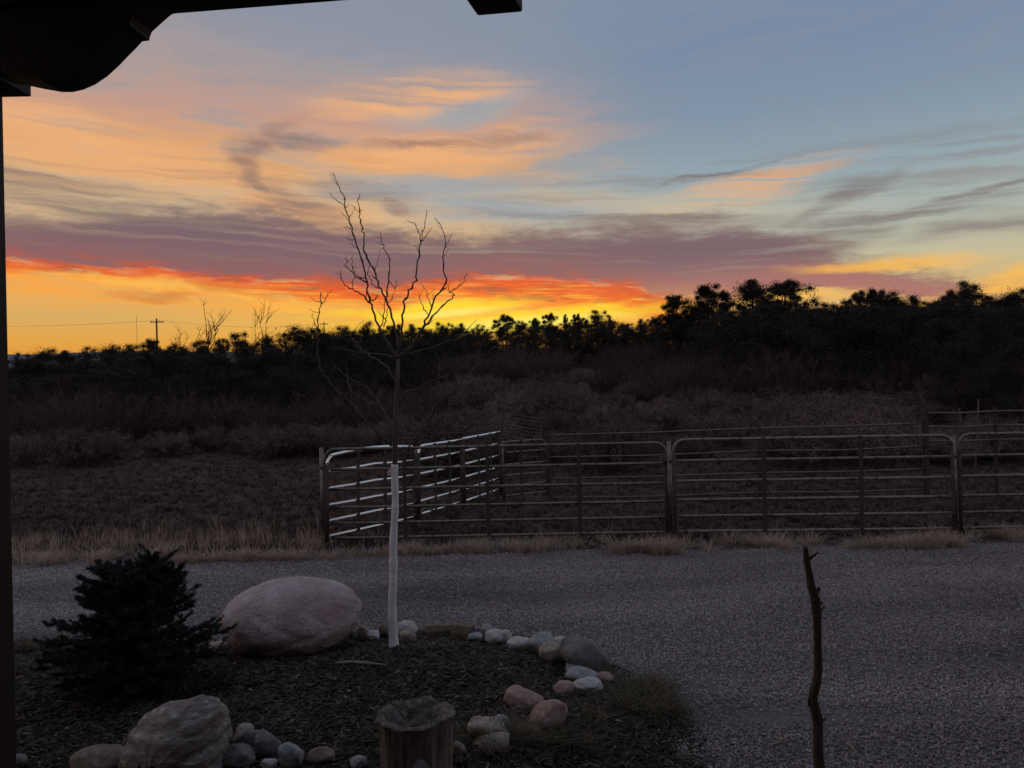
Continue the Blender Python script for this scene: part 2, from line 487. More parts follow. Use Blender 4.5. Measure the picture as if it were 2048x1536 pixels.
# planting bed
bx = np.arange(-6.0, 2.6, 0.09); by = np.arange(2.0, 7.6, 0.09)
bidx = {}; bv = []; bf = []
def bed_z(x, y, e):
    return 0.012 + 0.17 * smooth01(e / 1.3) + 0.022 * mnoise.noise((x * 3, y * 3, 1)) + 0.014 * mnoise.noise((x * 9, y * 9, 4)) if e > 0 else 0.012 + e * 0.2
bd = {(i, j): bed_in(x, y) for i, x in enumerate(bx) for j, y in enumerate(by)}
for (i, j), e in bd.items():
    if e > -0.14:
        e2 = e + 0.05 * mnoise.noise((bx[i] * 2.2, by[j] * 2.2, 8))
        bidx[i, j] = len(bv); bv.append((bx[i], by[j], bed_z(bx[i], by[j], e2)))
for i in range(len(bx) - 1):
    for j in range(len(by) - 1):
        q = [(i, j), (i + 1, j), (i + 1, j + 1), (i, j + 1)]
        if all(p in bidx for p in q): bf.append([bidx[p] for p in q])
bed_me = np_mesh('planting_bed', np.array(bv), np.array(bf)); bed_me.polygons.foreach_set('use_smooth', [True] * len(bed_me.polygons))
tag(link_mesh('planting_bed', bed_me, MATS['mulch_soil']), 'dark mulched planting bed inside a ring of stones', kind='structure')
def bed_at(x, y):
    e = bed_in(x, y)
    return bed_z(x, y, e + 0.05 * mnoise.noise((x * 2.2, y * 2.2, 8))) if e > 0 else 0.008

# ------------------------------------------------------------------ scattering of what nobody could count
def hull_stone(seed, flat=0.7, n=12, size=1.0):
    import bmesh
    rn = random.Random(seed); bm = bmesh.new()
    for _ in range(n):
        d = Vector((rn.gauss(0, 1), rn.gauss(0, 1), rn.gauss(0, 1))).normalized() * rn.uniform(0.8, 1.05)
        bm.verts.new((d.x * size * 0.62, d.y * size * 0.45, d.z * size * 0.5 * flat))
    r = bmesh.ops.convex_hull(bm, input=bm.verts)
    bmesh.ops.delete(bm, geom=list({g for g in r['geom_interior'] if isinstance(g, bmesh.types.BMVert)}), context='VERTS')
    me = bpy.data.meshes.new('stone'); bm.to_mesh(me); bm.free(); return me

def tuft_mesh(seed, n, h, spread, w, lean=0.5, seg=2):
    rn = random.Random(seed); mb = MB()
    for _ in range(n):
        a = rn.uniform(0, 6.28); r0 = abs(rn.gauss(0, spread * 0.4)); hh = h * rn.uniform(0.45, 1.1); ln = rn.uniform(0.05, lean) * hh
        p0 = Vector((r0 * math.cos(a), r0 * math.sin(a), 0)); b = a + rn.uniform(-1, 1); d = Vector((math.cos(b), math.sin(b), 0))
        s = Vector((-d.y, d.x, 0)) * w * rn.uniform(0.6, 1.2)
        p1 = p0 + d * ln * 0.35 + Vector((0, 0, hh * 0.6)); p2 = p0 + d * ln * 1.2 + Vector((0, 0, hh))
        mb.add([p0 - s, p0 + s, p1 + s * 0.7, p1 - s * 0.7, p2], [(0, 1, 2, 3), (3, 2, 4)])
    return mb.mesh('tuft')

def scatter(name, pts, protos, smin, smax, tilt=math.pi, label=None, seed=0):
    """one object; a point cloud that carries copies of small prototype meshes"""
    me = bpy.data.meshes.new(name); me.vertices.add(len(pts)); me.vertices.foreach_set('co', np.asarray(pts, np.float32).ravel()); me.update()
    o = link_mesh(name, me)
    pc = bpy.data.collections.new(name + '_pieces')
    for k, (pm, mt) in enumerate(protos):
        if len(pm.materials) == 0: pm.materials.append(mt)
        po = bpy.data.objects.new(name + '_piece', pm); pc.objects.link(po)
    g = bpy.data.node_groups.new(name, 'GeometryNodeTree')
    g.interface.new_socket('Geometry', in_out='INPUT', socket_type='NodeSocketGeometry')
    g.interface.new_socket('Geometry', in_out='OUTPUT', socket_type='NodeSocketGeometry')
    gi = g.nodes.new('NodeGroupInput'); go = g.nodes.new('NodeGroupOutput')
    ip = g.nodes.new('GeometryNodeInstanceOnPoints'); ci = g.nodes.new('GeometryNodeCollectionInfo')
    ci.inputs['Collection'].default_value = pc; ci.inputs['Separate Children'].default_value = True; ci.inputs['Reset Children'].default_value = True
    rr = g.nodes.new('FunctionNodeRandomValue'); rr.data_type = 'FLOAT_VECTOR'; rr.inputs['Seed'].default_value = seed
    rr.inputs[0].default_value = (-tilt, -tilt, -math.pi); rr.inputs[1].default_value = (tilt, tilt, math.pi)
    rs = g.nodes.new('FunctionNodeRandomValue'); rs.data_type = 'FLOAT'; rs.inputs['Seed'].default_value = seed + 1
    rs.inputs[2].default_value = smin; rs.inputs[3].default_value = smax
    g.links.new(gi.outputs[0], ip.inputs['Points']); g.links.new(ci.outputs[0], ip.inputs['Instance'])
    ip.inputs['Pick Instance'].default_value = True
    g.links.new(rr.outputs[0], ip.inputs['Rotation']); g.links.new(rs.outputs[1], ip.inputs['Scale'])
    g.links.new(ip.outputs[0], go.inputs[0])
    md = o.modifiers.new('scatter', 'NODES'); md.node_group = g
    tag(o, label, kind='stuff')
    return o

rng = np.random.default_rng(5)
# the gravel
pts = []
N = 240000
yy = rng.uniform(4.2, 10.9, N); xx = rng.uniform(-1, 1, N) * (0.74 * yy + 0.6)
for x, y in zip(xx, yy):
    if y > drive_edge(x) + rng.normal(0, 0.08): continue
    if mnoise.noise((x * 0.22 + 3, y * 1.5 + 0.04 * x, 0)) + 0.5 * mnoise.noise((x * 0.9, y * 2.5, 7)) + 0.80 < rng.random() * 0.62: continue
    if x < 2.6 and y < 7.8:
        e = bed_in(x, y)
        if e > 0.06 + 0.06 * rng.random(): continue
    pts.append((x, y, 0.008 + rng.uniform(-0.004, 0.008)))
gp = [(hull_stone(k, 0.75), MATS['gravel_pale'] if k == 3 else MATS['gravel_dark'] if k in (1, 5, 8) else MATS['gravel']) for k in range(14)]
scatter('loose_gravel', pts, gp, 0.010, 0.027, label='loose crushed grey gravel covering the drive', seed=1)

# mulch on the bed
def chip(seed, L, W, H):
    rn = random.Random(seed); mb = MB()
    b = rn.uniform(-0.3, 0.3) * L
    P = [(-L / 2, 0, 0), (0, b * 0.5, L * 0.12 * rn.uniform(-1, 1)), (L / 2, 0, 0)]
    mb.tube(P, [W * rn.uniform(0.3, 0.8), W, W * rn.uniform(0.2, 0.8)], n=4)
    mb.v = [(x, y, z * H / W) for x, y, z in mb.v]
    return mb.mesh('chip')
pts, pale = [], []
for _ in range(70000):
    y = rng.uniform(3.6, 7.3); x = rng.uniform(-0.75 * y - 0.3, 2.2)
    e = bed_in(x, y)
    if e < -0.05 - 0.12 * rng.random(): continue
    (pale if rng.random() < 0.035 else pts).append((x, y, bed_at(x, y) + rng.uniform(0.0, 0.015)))
mp = [(chip(k, 1.0, (0.05, 0.08, 0.14, 0.03, 0.22, 0.03, 0.1, 0.05)[k], 0.03), MATS['mulch']) for k in range(8)]
scatter('mulch_layer', pts, mp, 0.018, 0.095, tilt=0.5, label='dark bark mulch covering the planting bed', seed=3)
scatter('pale_mulch_bits', pale, [(chip(20 + k, 1.0, 0.13 + 0.03 * k, 0.06), MATS['mulch_pale']) for k in range(4)], 0.02, 0.06, tilt=0.4, label='pale wood bits strewn over the dark mulch', seed=4)

# dry grass along the far edge of the drive and stubble on the field
pts = []
for _ in range(5200):
    x = rng.uniform(-9.5, 10.5)
    y = drive_edge(x) + abs(rng.normal(0, 0.40)) - 0.22
    dens = 0.10 + 1.6 * mnoise.noise((x * 0.8, y * 1.6, 0)) + 1.3 * mnoise.noise((x * 2.6, y * 3.1, 4.0))
    if rng.random() < dens: pts.append((x, y, land(x, y) - 0.01))
sp = [(tuft_mesh(40 + k, 30, 0.11 + 0.045 * (k % 3), 0.16, 0.0045, 1.6), MATS['straw']) for k in range(6)]
scatter('dry_grass', pts, sp, 0.45, 1.3, tilt=0.25, label='pale dry grass along the far edge of the gravel', seed=6)
pts = []
for _ in range(700):
    x = rng.uniform(-9.5, -3.0); y = 10.9 + abs(rng.normal(0, 0.9))
    if mnoise.noise((x * 0.7, y * 0.9, 6.0)) + 0.25 * rng.random() < 0.0: continue
    pts.append((x, y, land(x, y) - 0.01))
scatter('tall_dry_grass', pts, [(tuft_mesh(60 + k, 7, 0.30, 0.14, 0.003, 0.7), MATS['straw']) for k in range(4)], 0.6, 1.2, tilt=0.1, label='thin tall dry stalks left of the pen', seed=7)
pts = []
for _ in range(17000):
    y = 11.2 + 19 * rng.random() ** 1.3; x = rng.uniform(-0.75, 0.75) * y
    pts.append((x, y, land(x, y) - 0.01))
scatter('field_stubble', pts, [(tuft_mesh(80 + k, 16, 0.10, 0.16, 0.006, 1.2), MATS['stubble']) for k in range(4)], 0.5, 1.5, tilt=0.15, label='short brown stubble over the field', seed=8)
# green-brown grass growing through the stones at the right of the bed
pts = []
for (u, v, su, sv, n) in ((1292, 1388, 36, 22, 70), (1245, 1412, 26, 9, 12), (1130, 1516, 40, 6, 14), (1180, 1462, 50, 14, 9), (1318, 1420, 36, 16, 26), (80, 1300, 40, 6, 40), (1010, 1525, 60, 10, 60)):
    for _ in range(n):
        p = onz(u + rng.normal(0, su * 0.6), v + rng.normal(0, sv * 0.6), 0.05); pts.append((p.x, p.y, bed_at(p.x, p.y) - 0.01))
scatter('bed_grass', pts, [(tuft_mesh(100 + k, 40, 0.10, 0.14, 0.0024, 2.4), MATS['green_grass']) for k in range(4)], 0.6, 1.3, tilt=0.25, label='matted green brown grass at the edge of the bed', seed=9)

# bits of straw and twig blown over the gravel
pts = []
for _ in range(420):
    y = rng.uniform(4.5, 10.4); x = rng.uniform(-0.2, 0.75) * y
    if bed_in(x, y) < -0.1: pts.append((x, y, 0.026))
scatter('straw_bits', pts, [(chip(50 + k, 1.0, (0.035, 0.05, 0.08)[k], 0.03), MATS['straw']) for k in range(3)], 0.02, 0.10, tilt=0.2, label='bits of straw blown over the gravel', seed=14)

# ================================================================== trees and brush behind the field
material('bark_dark', (0.055, 0.042, 0.035), 0.9, col2=(0.035, 0.028, 0.024), scale=6.0, stretch=(1, 1, 0.2), spec=0.15)
material('evergreen', (0.032, 0.029, 0.023), 0.8, col2=(0.050, 0.044, 0.036), scale=1.2, var=0.3, spec=0.2)
material('oak_twigs', (0.12, 0.078, 0.078), 0.9, col2=(0.075, 0.05, 0.05), scale=1.0, var=0.25, spec=0.15)
material('sage', (0.20, 0.148, 0.140), 0.85, col2=(0.095, 0.068, 0.066), scale=2.2, var=0.3, spec=0.15)
material('sage_wood', (0.06, 0.05, 0.045), 0.9)

def leaf_faces(rg, centres, n_each, rad, size):
    """many little pointed faces around clump centres; returns verts, tris"""
    c = np.repeat(centres, n_each, axis=0); m = len(c)
    off = rg.normal(0, 1, (m, 3)); off /= np.linalg.norm(off, axis=1, keepdims=True) + 1e-9
    off *= np.minimum(np.abs(rg.normal(0, 0.60, (m, 1))), 1.05 - 0.3 * rg.random((m, 1))) * np.repeat(rad, n_each)[:, None] * np.array([1.15, 1.15, 0.85])
    p = c + off
    a = rg.normal(0, 1, (m, 3)); a /= np.linalg.norm(a, axis=1, keepdims=True)
    b = np.cross(a, rg.normal(0, 1, (m, 3))); b /= np.linalg.norm(b, axis=1, keepdims=True) + 1e-9
    s = size * rg.uniform(0.6, 1.5, (m, 1))
    v = np.stack([p - a * s, p + a * s * 0.9 + b * s * 0.15, p + b * s * 0.75], axis=1).reshape(-1, 3)
    return v, np.arange(m * 3).reshape(-1, 3)

def crown_mesh(seed, h, w, kind):
    rg = np.random.default_rng(seed)
    cs, rs = [], []
    n = {'round': 70, 'open': 50, 'cone': 60, 'low': 70, 'ball': 72}[kind]
    lob = rg.uniform(0, 6.28, 8)
    for _ in range(n):
        a = rg.uniform(0, 6.28); t = rg.random()
        if kind == 'cone':  prof = (1 - t) ** 0.7 * (0.85 + 0.3 * math.sin(9 * t + lob[0])); z = 0.08 + 0.88 * t
        elif kind == 'open': prof = math.sin(math.pi * min(1, 0.25 + 0.75 * t)) ** 0.5; z = 0.18 + 0.76 * t
        elif kind == 'ball':
            t = t if _ > 12 else t * 0.2
            q = 0.50 + 0.46 * t; prof = math.sqrt(max(0.02, 1 - ((q - 0.74) / 0.25) ** 2)) if _ > 12 else 0.5; z = q if _ > 12 else 0.1 + 2.2 * t
        elif kind == 'low': prof = math.sqrt(max(0, 1 - t * t)); z = 0.05 + 0.85 * t
        else: prof = math.sqrt(max(0.03, 1 - (2 * t - 0.85) ** 2)) if t > 0.1 else 0.6; z = 0.12 + 0.80 * t
        k = 1 + 0.28 * math.sin(2 * a + lob[1] + 3 * t) + 0.18 * math.sin(5 * a + lob[2])
        r = w / 2 * prof * k * (rg.random() ** 0.45)
        cs.append((r * math.cos(a), r * math.sin(a), z * h)); rs.append(rg.uniform(0.085, 0.19) * w * (0.85 if kind == 'open' else 0.8 if kind == 'ball' else 1.0))
    # a few sprigs that break the outline
    for _ in range(9):
        a = rg.uniform(0, 6.28); r = w * (0.14 if kind == 'ball' else 0.22) * rg.random()
        cs.append((r * math.cos(a), r * math.sin(a), h * rg.uniform(0.86, 0.97 if kind == 'ball' else 1.0))); rs.append((0.09 if kind == 'ball' else 0.06) * w)
    v, f = leaf_faces(rg, np.array(cs), 520 if kind != 'open' else 430, np.array(rs), 0.030)
    return np_mesh('crown', v, f)

def trunk_mesh(seed, h, w):
    rn = random.Random(seed); mb = MB()
    P = [Vector((0, 0, -0.3))]
    for k in range(1, 6): P.append(Vector((rn.uniform(-.08, .08) * h * .4, rn.uniform(-.08, .08) * h * .4, h * 0.17 * k)))
    mb.tube(P, [0.05 * h * (1 - 0.16 * k) * 0.6 for k in range(6)], n=7)
    for k in range(9):
        a = rn.uniform(0, 6.28); b = P[rn.randint(1, 3)]; L = w * rn.uniform(0.2, 0.34)
        q = b + Vector((math.cos(a) * L * .5, math.sin(a) * L * .5, L * 0.25)); e = b + Vector((math.cos(a) * L, math.sin(a) * L, L * rn.uniform(0.3, 0.9)))
        mb.tube([b, q, e], [0.012 * h, 0.008 * h, 0.003 * h], n=5)
    return mb.mesh('trunk')

TREES = {}
for kind, w in (('round', 4.2), ('open', 3.6), ('cone', 3.0), ('low', 4.6), ('ball', 2.2)):
    TREES[kind] = []
    for k in range(3):
        h = 4.0
        TREES[kind].append((crown_mesh(200 + 10 * k + len(TREES), h, w, kind), trunk_mesh(300 + k, h, w)))
        TREES[kind][-1][0].materials.append(MATS['evergreen']); TREES[kind][-1][1].materials.append(MATS['bark_dark'])

def depth_of(u):                 # how far away the edge of the wood stands, by bearing
    if u < 640: return 44 + 4 * smooth01(u / 640)
    if u < 1310: return 48 + 22 * smooth01((u - 640) / 250)
    return 70 - 24 * smooth01((u - 1310) / 120)

tree_n = [0]
def tree(u, v_top, d, kind, width=1.0, label=None, group=None, k=None):
    p = at(u, v_top, d); z0 = land(p.x, p.y) - 0.05
    h = p.z - z0
    i = tree_n[0]; tree_n[0] += 1
    cm, tm = TREES[kind][(i if k is None else k) % 3]
    nm = {'round': 'juniper_tree', 'open': 'pine_tree', 'cone': 'cedar_tree', 'low': 'juniper_tree', 'ball': 'pine_tree'}[kind]
    o = empty(nm, (p.x, p.y, z0), (i * 2.399) % 6.28)
    sc = h / 4.0
    sw = sc * width
    o.scale = (sw, sw, sc)
    side = ('left of the young tree', 'left')if u < 640 else ('behind the young tree', 'middle') if u < 960 else ('under the brightest glow', 'glow') if u < 1320 else ('at right of the glow', 'right')
    tag(o, label or 'dark evergreen massed on the skyline ' + side[0], 'tree', group or 'dark skyline evergreens, ' + side[1])
    link_mesh('crown', cm, parent=o); link_mesh('trunk', tm, parent=o)
    return o

# skyline trees that can be told apart
SPEC = [
 (300, 676, 52, 'ball', 0.75, 'small round evergreen beside the tall utility pole'),
 (575, 656, 46, 'low', 1.3, 'broad domed evergreen on skyline left of the young bare tree'),
 (475, 668, 46, 'round', 0.8, 'bushy evergreen between the two bare skyline trees'),
 (730, 647, 50, 'round', 0.6, 'small evergreen just left of the young tree at skyline height'),
 (1011, 628, 66, 'ball', 0.9, 'round evergreen with light showing through, left of brightest glow'),
 (1100, 626, 66, 'ball', 0.65, 'small see-through evergreen in the brightest yellow glow'),
 (1130, 630, 68, 'cone', 0.35, 'tiny pointed conifer in the middle of yellow glow'),
 (1156, 627, 66, 'ball', 0.65, 'small ragged evergreen right of the tiny pointed conifer'),
 (1195, 622, 64, 'round', 0.9, 'wide rounded evergreen right of the yellow glow'),
 (1352, 588, 48, 'ball', 0.95, 'leftmost tree of the tall right-hand group on skyline'),
 (1420, 568, 47, 'ball', 1.0, 'tall tree with lacy crown, left of the pointed tall one'),
 (1503, 562, 46, 'cone', 1.25, 'tall dark tree with pointed top on right skyline'),
 (1571, 558, 46, 'ball', 1.05, 'tallest lacy round tree on the right skyline'),
 (1716, 580, 45, 'ball', 0.6, 'small tufted tree, left of a close pair on right'),
 (1748, 576, 45, 'ball', 0.65, 'upright tree, right of a close pair on right'),
 (1935, 567, 44, 'cone', 1.0, 'tall peaked evergreen on far right skyline'),
 (2025, 580, 44, 'round', 0.8, 'evergreen at the right end of skyline'),
]
for (u, v, d, kind, w, lab) in SPEC: tree(u, v, d, kind, w, lab, 'single trees standing out on the skyline')

SKY = [(-60, 712), (34, 708), (88, 698), (130, 702), (172, 696), (216, 690), (258, 690), (340, 690), (368, 688), (402, 682), (440, 679), (505, 684), (540, 676), (612, 664),
       (652, 659), (692, 654), (765, 657), (785, 648), (822, 650), (852, 655), (884, 645), (918, 648), (955, 650), (1040, 646), (1070, 636), (1220, 634), (1246, 645),
       (1282, 638), (1312, 630), (1385, 605), (1458, 612), (1535, 590), (1612, 602), (1650, 606), (1690, 604), (1785, 586), (1826, 594), (1868, 602), (1900, 584), (1965, 596), (1992, 592), (2080, 580), (2150, 585)]
kinds = ['round', 'low', 'round', 'cone', 'low', 'round', 'low']
for i, (u, v) in enumerate(SKY):
    tree(u, v + 1, depth_of(u) + R(-2, 3), kinds[i % 7], R(0.7, 1.1) if u < 1310 else R(0.75, 1.0))
# the rows in front, a little lower
def skyline(u):
    u = max(u, -60)
    for (a, b), (c, e) in zip(SKY, SKY[1:]):
        if a <= u <= c: return b + (e - b) * (u - a) / (c - a)
    return 600
for row, (dd, drop, step) in enumerate(((-5, 20, 42), (-10, 52, 66))):
    u = -70 + row * 30
    while u < 2130:
        if not (row == 1 and 880 < u < 1840):
            tree(u + R(-12, 12), skyline(u) + drop + R(-8, 14), depth_of(u) + dd + R(-1.5, 1.5), ('low', 'round', 'low')[int(R(0, 3))], R(1.15, 1.5),
                 'dark evergreen below the skyline, in the wood ' + ('left of the young tree' if u < 640 else 'straight behind the young tree' if u < 960 else 'right of the young tree'),
                 'shaded evergreens below the skyline, ' + ('left' if u < 640 else 'middle' if u < 960 else 'right'))
        u += step * R(0.8, 1.2)
# low close-grown trees that shut the gaps under the skyline
u = 650
while u < 1330:
    tree(u, skyline(u) + R(7, 15), depth_of(u) + R(-1, 1), 'low', R(1.25, 1.6), 'low dark evergreen filling the skyline ' + ('behind the young tree' if u < 960 else 'under the brightest glow'), 'low evergreens filling the skyline, ' + ('left' if u < 960 else 'right'))
    u += R(26, 36)
u = 1345
while u < 2080:
    tree(u, skyline(u) + R(8, 18), depth_of(u) + R(0, 2), 'low', R(1.0, 1.35), 'low dark evergreen filling the skyline right of the glow', 'low evergreens filling the skyline, far right')
    u += R(38, 54)
# the close dark trees on the right
for (u, v, d) in ((1890, 640, 36), (1985, 625, 33), (2075, 610, 31), (1925, 690, 29), (2040, 680, 27)):
    tree(u, v, d, 'round', 0.95, 'dark evergreen standing nearest, behind the pen at right', 'nearest dark evergreens behind the pen')

# leafless oak brush in front of the wood
def twig_bush(seed, h, w, n, nt, mat, leaf=0.0, r=0.008):
    rg = np.random.default_rng(seed); V_, F_ = [], []
    c = 0
    for _ in range(n):
        a = rg.uniform(0, 6.28); el = rg.uniform(0.25, 1.0)
        d = np.array([math.cos(a) * (1 - el * 0.85), math.sin(a) * (1 - el * 0.85), 0.35 + el * 0.65]); d /= np.linalg.norm(d)
        L = h * rg.uniform(0.65, 1.05) * (0.75 + 0.25 * el)
        base = np.array([rg.normal(0, w * 0.10), rg.normal(0, w * 0.10), 0])
        d2 = d * np.array([w / h, w / h, 1])
        for k in range(nt):
            t = rg.uniform(0.5 if leaf else 0.15, 1.0) if k else 0.0
            p = base + d2 * L * t
            q = d + rg.normal(0, 0.45, 3) * (1 if k else 0.1); q[2] = abs(q[2]) * 0.9 + 0.1; q /= np.linalg.norm(q)
            l = L * (0.55 if k == 0 else rg.uniform(0.12, 0.30))
            s = np.cross(q, rg.normal(0, 1, 3)); s /= np.linalg.norm(s) + 1e-9
            rr = r * (1.5 if k == 0 else 0.8)
            e = p + (d2 if k == 0 else q) * l
            V_ += [p - s * rr, p + s * rr, e]; F_.append((c, c + 1, c + 2)); c += 3
            if leaf:
                for _l in range(5):
                    b = p + (e - p) * rg.uniform(0.5, 1.0) + rg.normal(0, leaf * 0.8, 3)
                    x = rg.normal(0, 1, 3); x[2] = abs(x[2]) + 0.6; x /= np.linalg.norm(x); y = np.cross(x, rg.normal(0, 1, 3)); y /= np.linalg.norm(y) + 1e-9
                    V_ += [b - y * leaf * 0.3, b + y * leaf * 0.3, b + x * leaf * 1.5]; F_.append((c, c + 1, c + 2)); c += 3
    me = np_mesh('twigs', np.array(V_), np.array(F_)); me.materials.append(mat); return me
OAK = [twig_bush(400 + k, 2.2, 2.9, 110, 26, MATS['oak_twigs'], r=0.011) for k in range(4)]
oak_n = 0
def oak(u, v_base, d, s, lab, grp):
    global oak_n
    r = ray(u, 768); x = r.x * d; z = land(x, d) - 0.05
    o = link_mesh('oak_brush', OAK[oak_n % 4], loc=(x, d, z)); o.rotation_euler = (0, 0, oak_n * 1.9); o.scale = (s, s, s * R(0.85, 1.1)); oak_n += 1
    tag(o, lab, 'shrub', grp)
for i in range(44):
    oak(R(1220, 1870), 0, R(40, 43) if i % 2 else R(35, 40), R(0.85, 1.3), 'leafless brown oak brush below the tall right-hand trees', 'leafless oak brush on the right slope')
for i in range(22):
    oak(R(860, 1300), 0, R(50, 60), R(0.9, 1.3), 'leafless oak brush under the skyline behind the young tree', 'leafless oak brush in the middle of the wood')
for i in range(30):
    oak(R(0, 840), 0, R(28, 35), R(0.7, 1.25), 'leafless dark brush along the left edge of the wood', 'leafless brush along the left wood')

# sagebrush on the slope
SAGE = [twig_bush(500 + k, 0.85, 1.35, 120, 18, MATS['sage'], leaf=0.035, r=0.006) for k in range(5)]
sage_n = 0
def sage(x, y, s, lab, grp):
    global sage_n
    o = link_mesh('sagebrush', SAGE[sage_n % 5], loc=(x, y, land(x, y) - 0.04)); o.rotation_euler = (0, 0, sage_n * 2.1); o.scale = (s, s, s * R(0.8, 1.15)); sage_n += 1
    tag(o, lab, 'shrub', grp)
placed = []
tries = 0
while len(placed) < 88 and tries < 6000:
    tries += 1
    d = 19.5 + 27 * RNG.random() ** 1.2; u = R(880, 1900); x = ray(u, 768).x * d
    if any(math.hypot(x - a, d - b) < 1.9 for a, b in placed): continue
    placed.append((x, d)); 
    zone = 'behind the shiny side panels' if u < 1100 else 'behind the brown gate' if u > 1400 else 'behind the long dark panel'
    row = 'low on the slope' if d < 27 else 'halfway up the slope' if d < 36 else 'high up below the trees'
    sage(x, d, R(0.85, 1.75), 'grey sagebrush ' + row + ' ' + zone, 'sagebrush ' + row + ' ' + zone)
for (u, d, s) in ((40, 24.5, 1.1), (160, 24, 1.3), (205, 26, 1.2), (120, 28, 1.2), (500, 27, 1.2), (545, 25, 1.1), (590, 25.5, 1.35), (640, 26, 1.3), (330, 26.5, 1.0), (690, 25, 1.1), (740, 26, 1.2), (800, 27, 1.2), (850, 24, 1.1), (420, 28, 1.1)):
    sage(ray(u, 768).x * d, d, s, 'grey brush at the back of the field left of the pen', 'brush at the back of the left field')
for (u, v, d, s) in ((1960, 0, 21, 1.2), (2030, 0, 20, 1.4), (1880, 0, 22, 1.1)):
    sage(ray(u, 768).x * d, d, s, 'grey brush behind the rightmost gate', 'brush behind the rightmost gate')

# bare trees on the skyline
def bare_tree(name, u, v_top, d, lab, seed, lean=0.0):
    rn = random.Random(seed); p = at(u, v_top, d); z0 = land(p.x, p.y); H = p.z - z0
    o = empty(name, (p.x, p.y, z0), label=lab, cat='tree')
    t = MB(); w = MB()
    P = [Vector((0, 0, -0.2)), Vector((lean * .1 * H, 0, H * 0.3)), Vector((lean * .2 * H, 0.1, H * 0.58))]
    t.tube(P, [0.022 * H, 0.017 * H, 0.013 * H], n=6)
    def grow(b, dr, L, r, lev):
        pts = [b]; q = b; dd = dr.copy()
        for _ in range(4):
            dd = (dd + Vector((rn.gauss(0, .22), rn.gauss(0, .22), rn.gauss(0.05, .15)))).normalized(); q = q + dd * L / 4; pts.append(q)
        w.tube(pts, [r * .7, r * .6, r * .5, r * .38, r * .22], n=4)
        if lev < 3:
            for k in range(4 if lev else 5):
                i = rn.randint(1, 4); a = (dd + Vector((rn.gauss(0, .7), rn.gauss(0, .5), rn.gauss(0.15, .4)))).normalized()
                grow(pts[i], a, L * rn.uniform(.35, .6), r * 0.55, lev + 1)
    for k in range(4):
        grow(P[2] if k < 3 else P[1], Vector((rn.uniform(-.6, .6), rn.uniform(-.5, .5), 1)).normalized(), H * 0.40, 0.010 * H, 1)
    t.build('trunk', MATS['bark_dark'], o); w.build('crown', MATS['bark_dark'], o)
bare_tree('bare_tree', 412, 632, 62, 'bare forked tree on skyline right of the utility pole', 5)
bare_tree('bare_tree', 520, 642, 66, 'smaller bare tree on skyline, left of the broad domed evergreen', 9, 0.1)
bare_tree('bare_tree', 365, 668, 60, 'low bare tree on skyline close right of the utility pole', 12)

# utility poles with wires, a far mast and far hills
material('pole_wood', (0.10, 0.075, 0.06), 0.9)
material('wire', (0.08, 0.07, 0.06), 0.7)
material('far_hill', (0.16, 0.16, 0.20), 1.0, col2=(0.22, 0.22, 0.26), scale=0.002)
def pole(u, v, d, lab):
    p = at(u, v, d); z0 = land(p.x, p.y) - 0.5; H = p.z - z0
    o = empty('utility_pole', (p.x, p.y, z0), math.radians(8), label=lab, cat='utility pole')
    m = MB(); m.tube([(0, 0, 0), (0, 0, H)], [0.17, 0.12], n=8); m.build('pole', MATS['pole_wood'], o)
    m = MB(); m.box((0, 0.16, H - 0.55), (2.0, 0.12, 0.14)); arm = m.build('crossarm', MATS['pole_wood'], o)
    for k in (-0.85, 0.85, 0.3):
        m = MB(); m.tube([(k, 0.16, H - 0.48), (k, 0.16, H - 0.28)], [0.05, 0.035], n=6); m.build('insulator', MATS['wire'], arm)
    return Vector((p.x, p.y, p.z))
pa = pole(313, 637, 118, 'tall wooden utility pole with crossarm on left skyline')
pb = pole(648, 644, 190, 'far small utility pole behind the left branch of the young tree')
pc_ = at(-320, 640, 150)
for (a, b) in ((pa, pb), (pc_, pa)):
    for k in (-0.85, 0.85):
        m = MB(); P = []
        for i in range(13):
            t = i / 12; q = a.lerp(b, t); P.append((q.x + k, q.y + 0.16, q.z - 0.28 - 3.0 * 4 * t * (1 - t) * 0.35))
        m.tube(P, 0.009, n=4)
        tag(m.build('power_line', MATS['wire']), 'thin power line strung to the utility poles over the left wood', 'power line', 'power lines above the left wood')
q = at(273, 632, 260); m = MB(); m.tube([(q.x, q.y, 0), (q.x, q.y, q.z)], [0.09, 0.05], n=5)
tag(m.build('radio_mast', MATS['wire']), 'hair-thin far mast left of the tall utility pole', 'mast')
hv, hf = [], []
for i in range(121):
    a = math.radians(-80 + i * 160 / 120); d = 6000
    h = 290 + 60 * mnoise.noise((i * 0.13, 0, 0)) + 25 * mnoise.noise((i * 0.5, 3, 0)) - 2.1 * max(0, i - 38)
    hv += [(d * math.sin(a) * 0.85, d * math.cos(a) * 0.85, -30), (d * math.sin(a), d * math.cos(a), max(20, h)), (d * math.sin(a) * 1.15, d * math.cos(a) * 1.15, -30)]
for i in range(120):
    k = i * 3; hf += [(k, k + 3, k + 4, k + 1), (k + 1, k + 4, k + 5, k + 2)]
hm = np_mesh('hills', np.array(hv), np.array(hf)); hm.polygons.foreach_set('use_smooth', [True] * len(hm.polygons))
tag(link_mesh('hills', hm, MATS['far_hill']), 'pale far hills low on the left horizon', kind='structure')

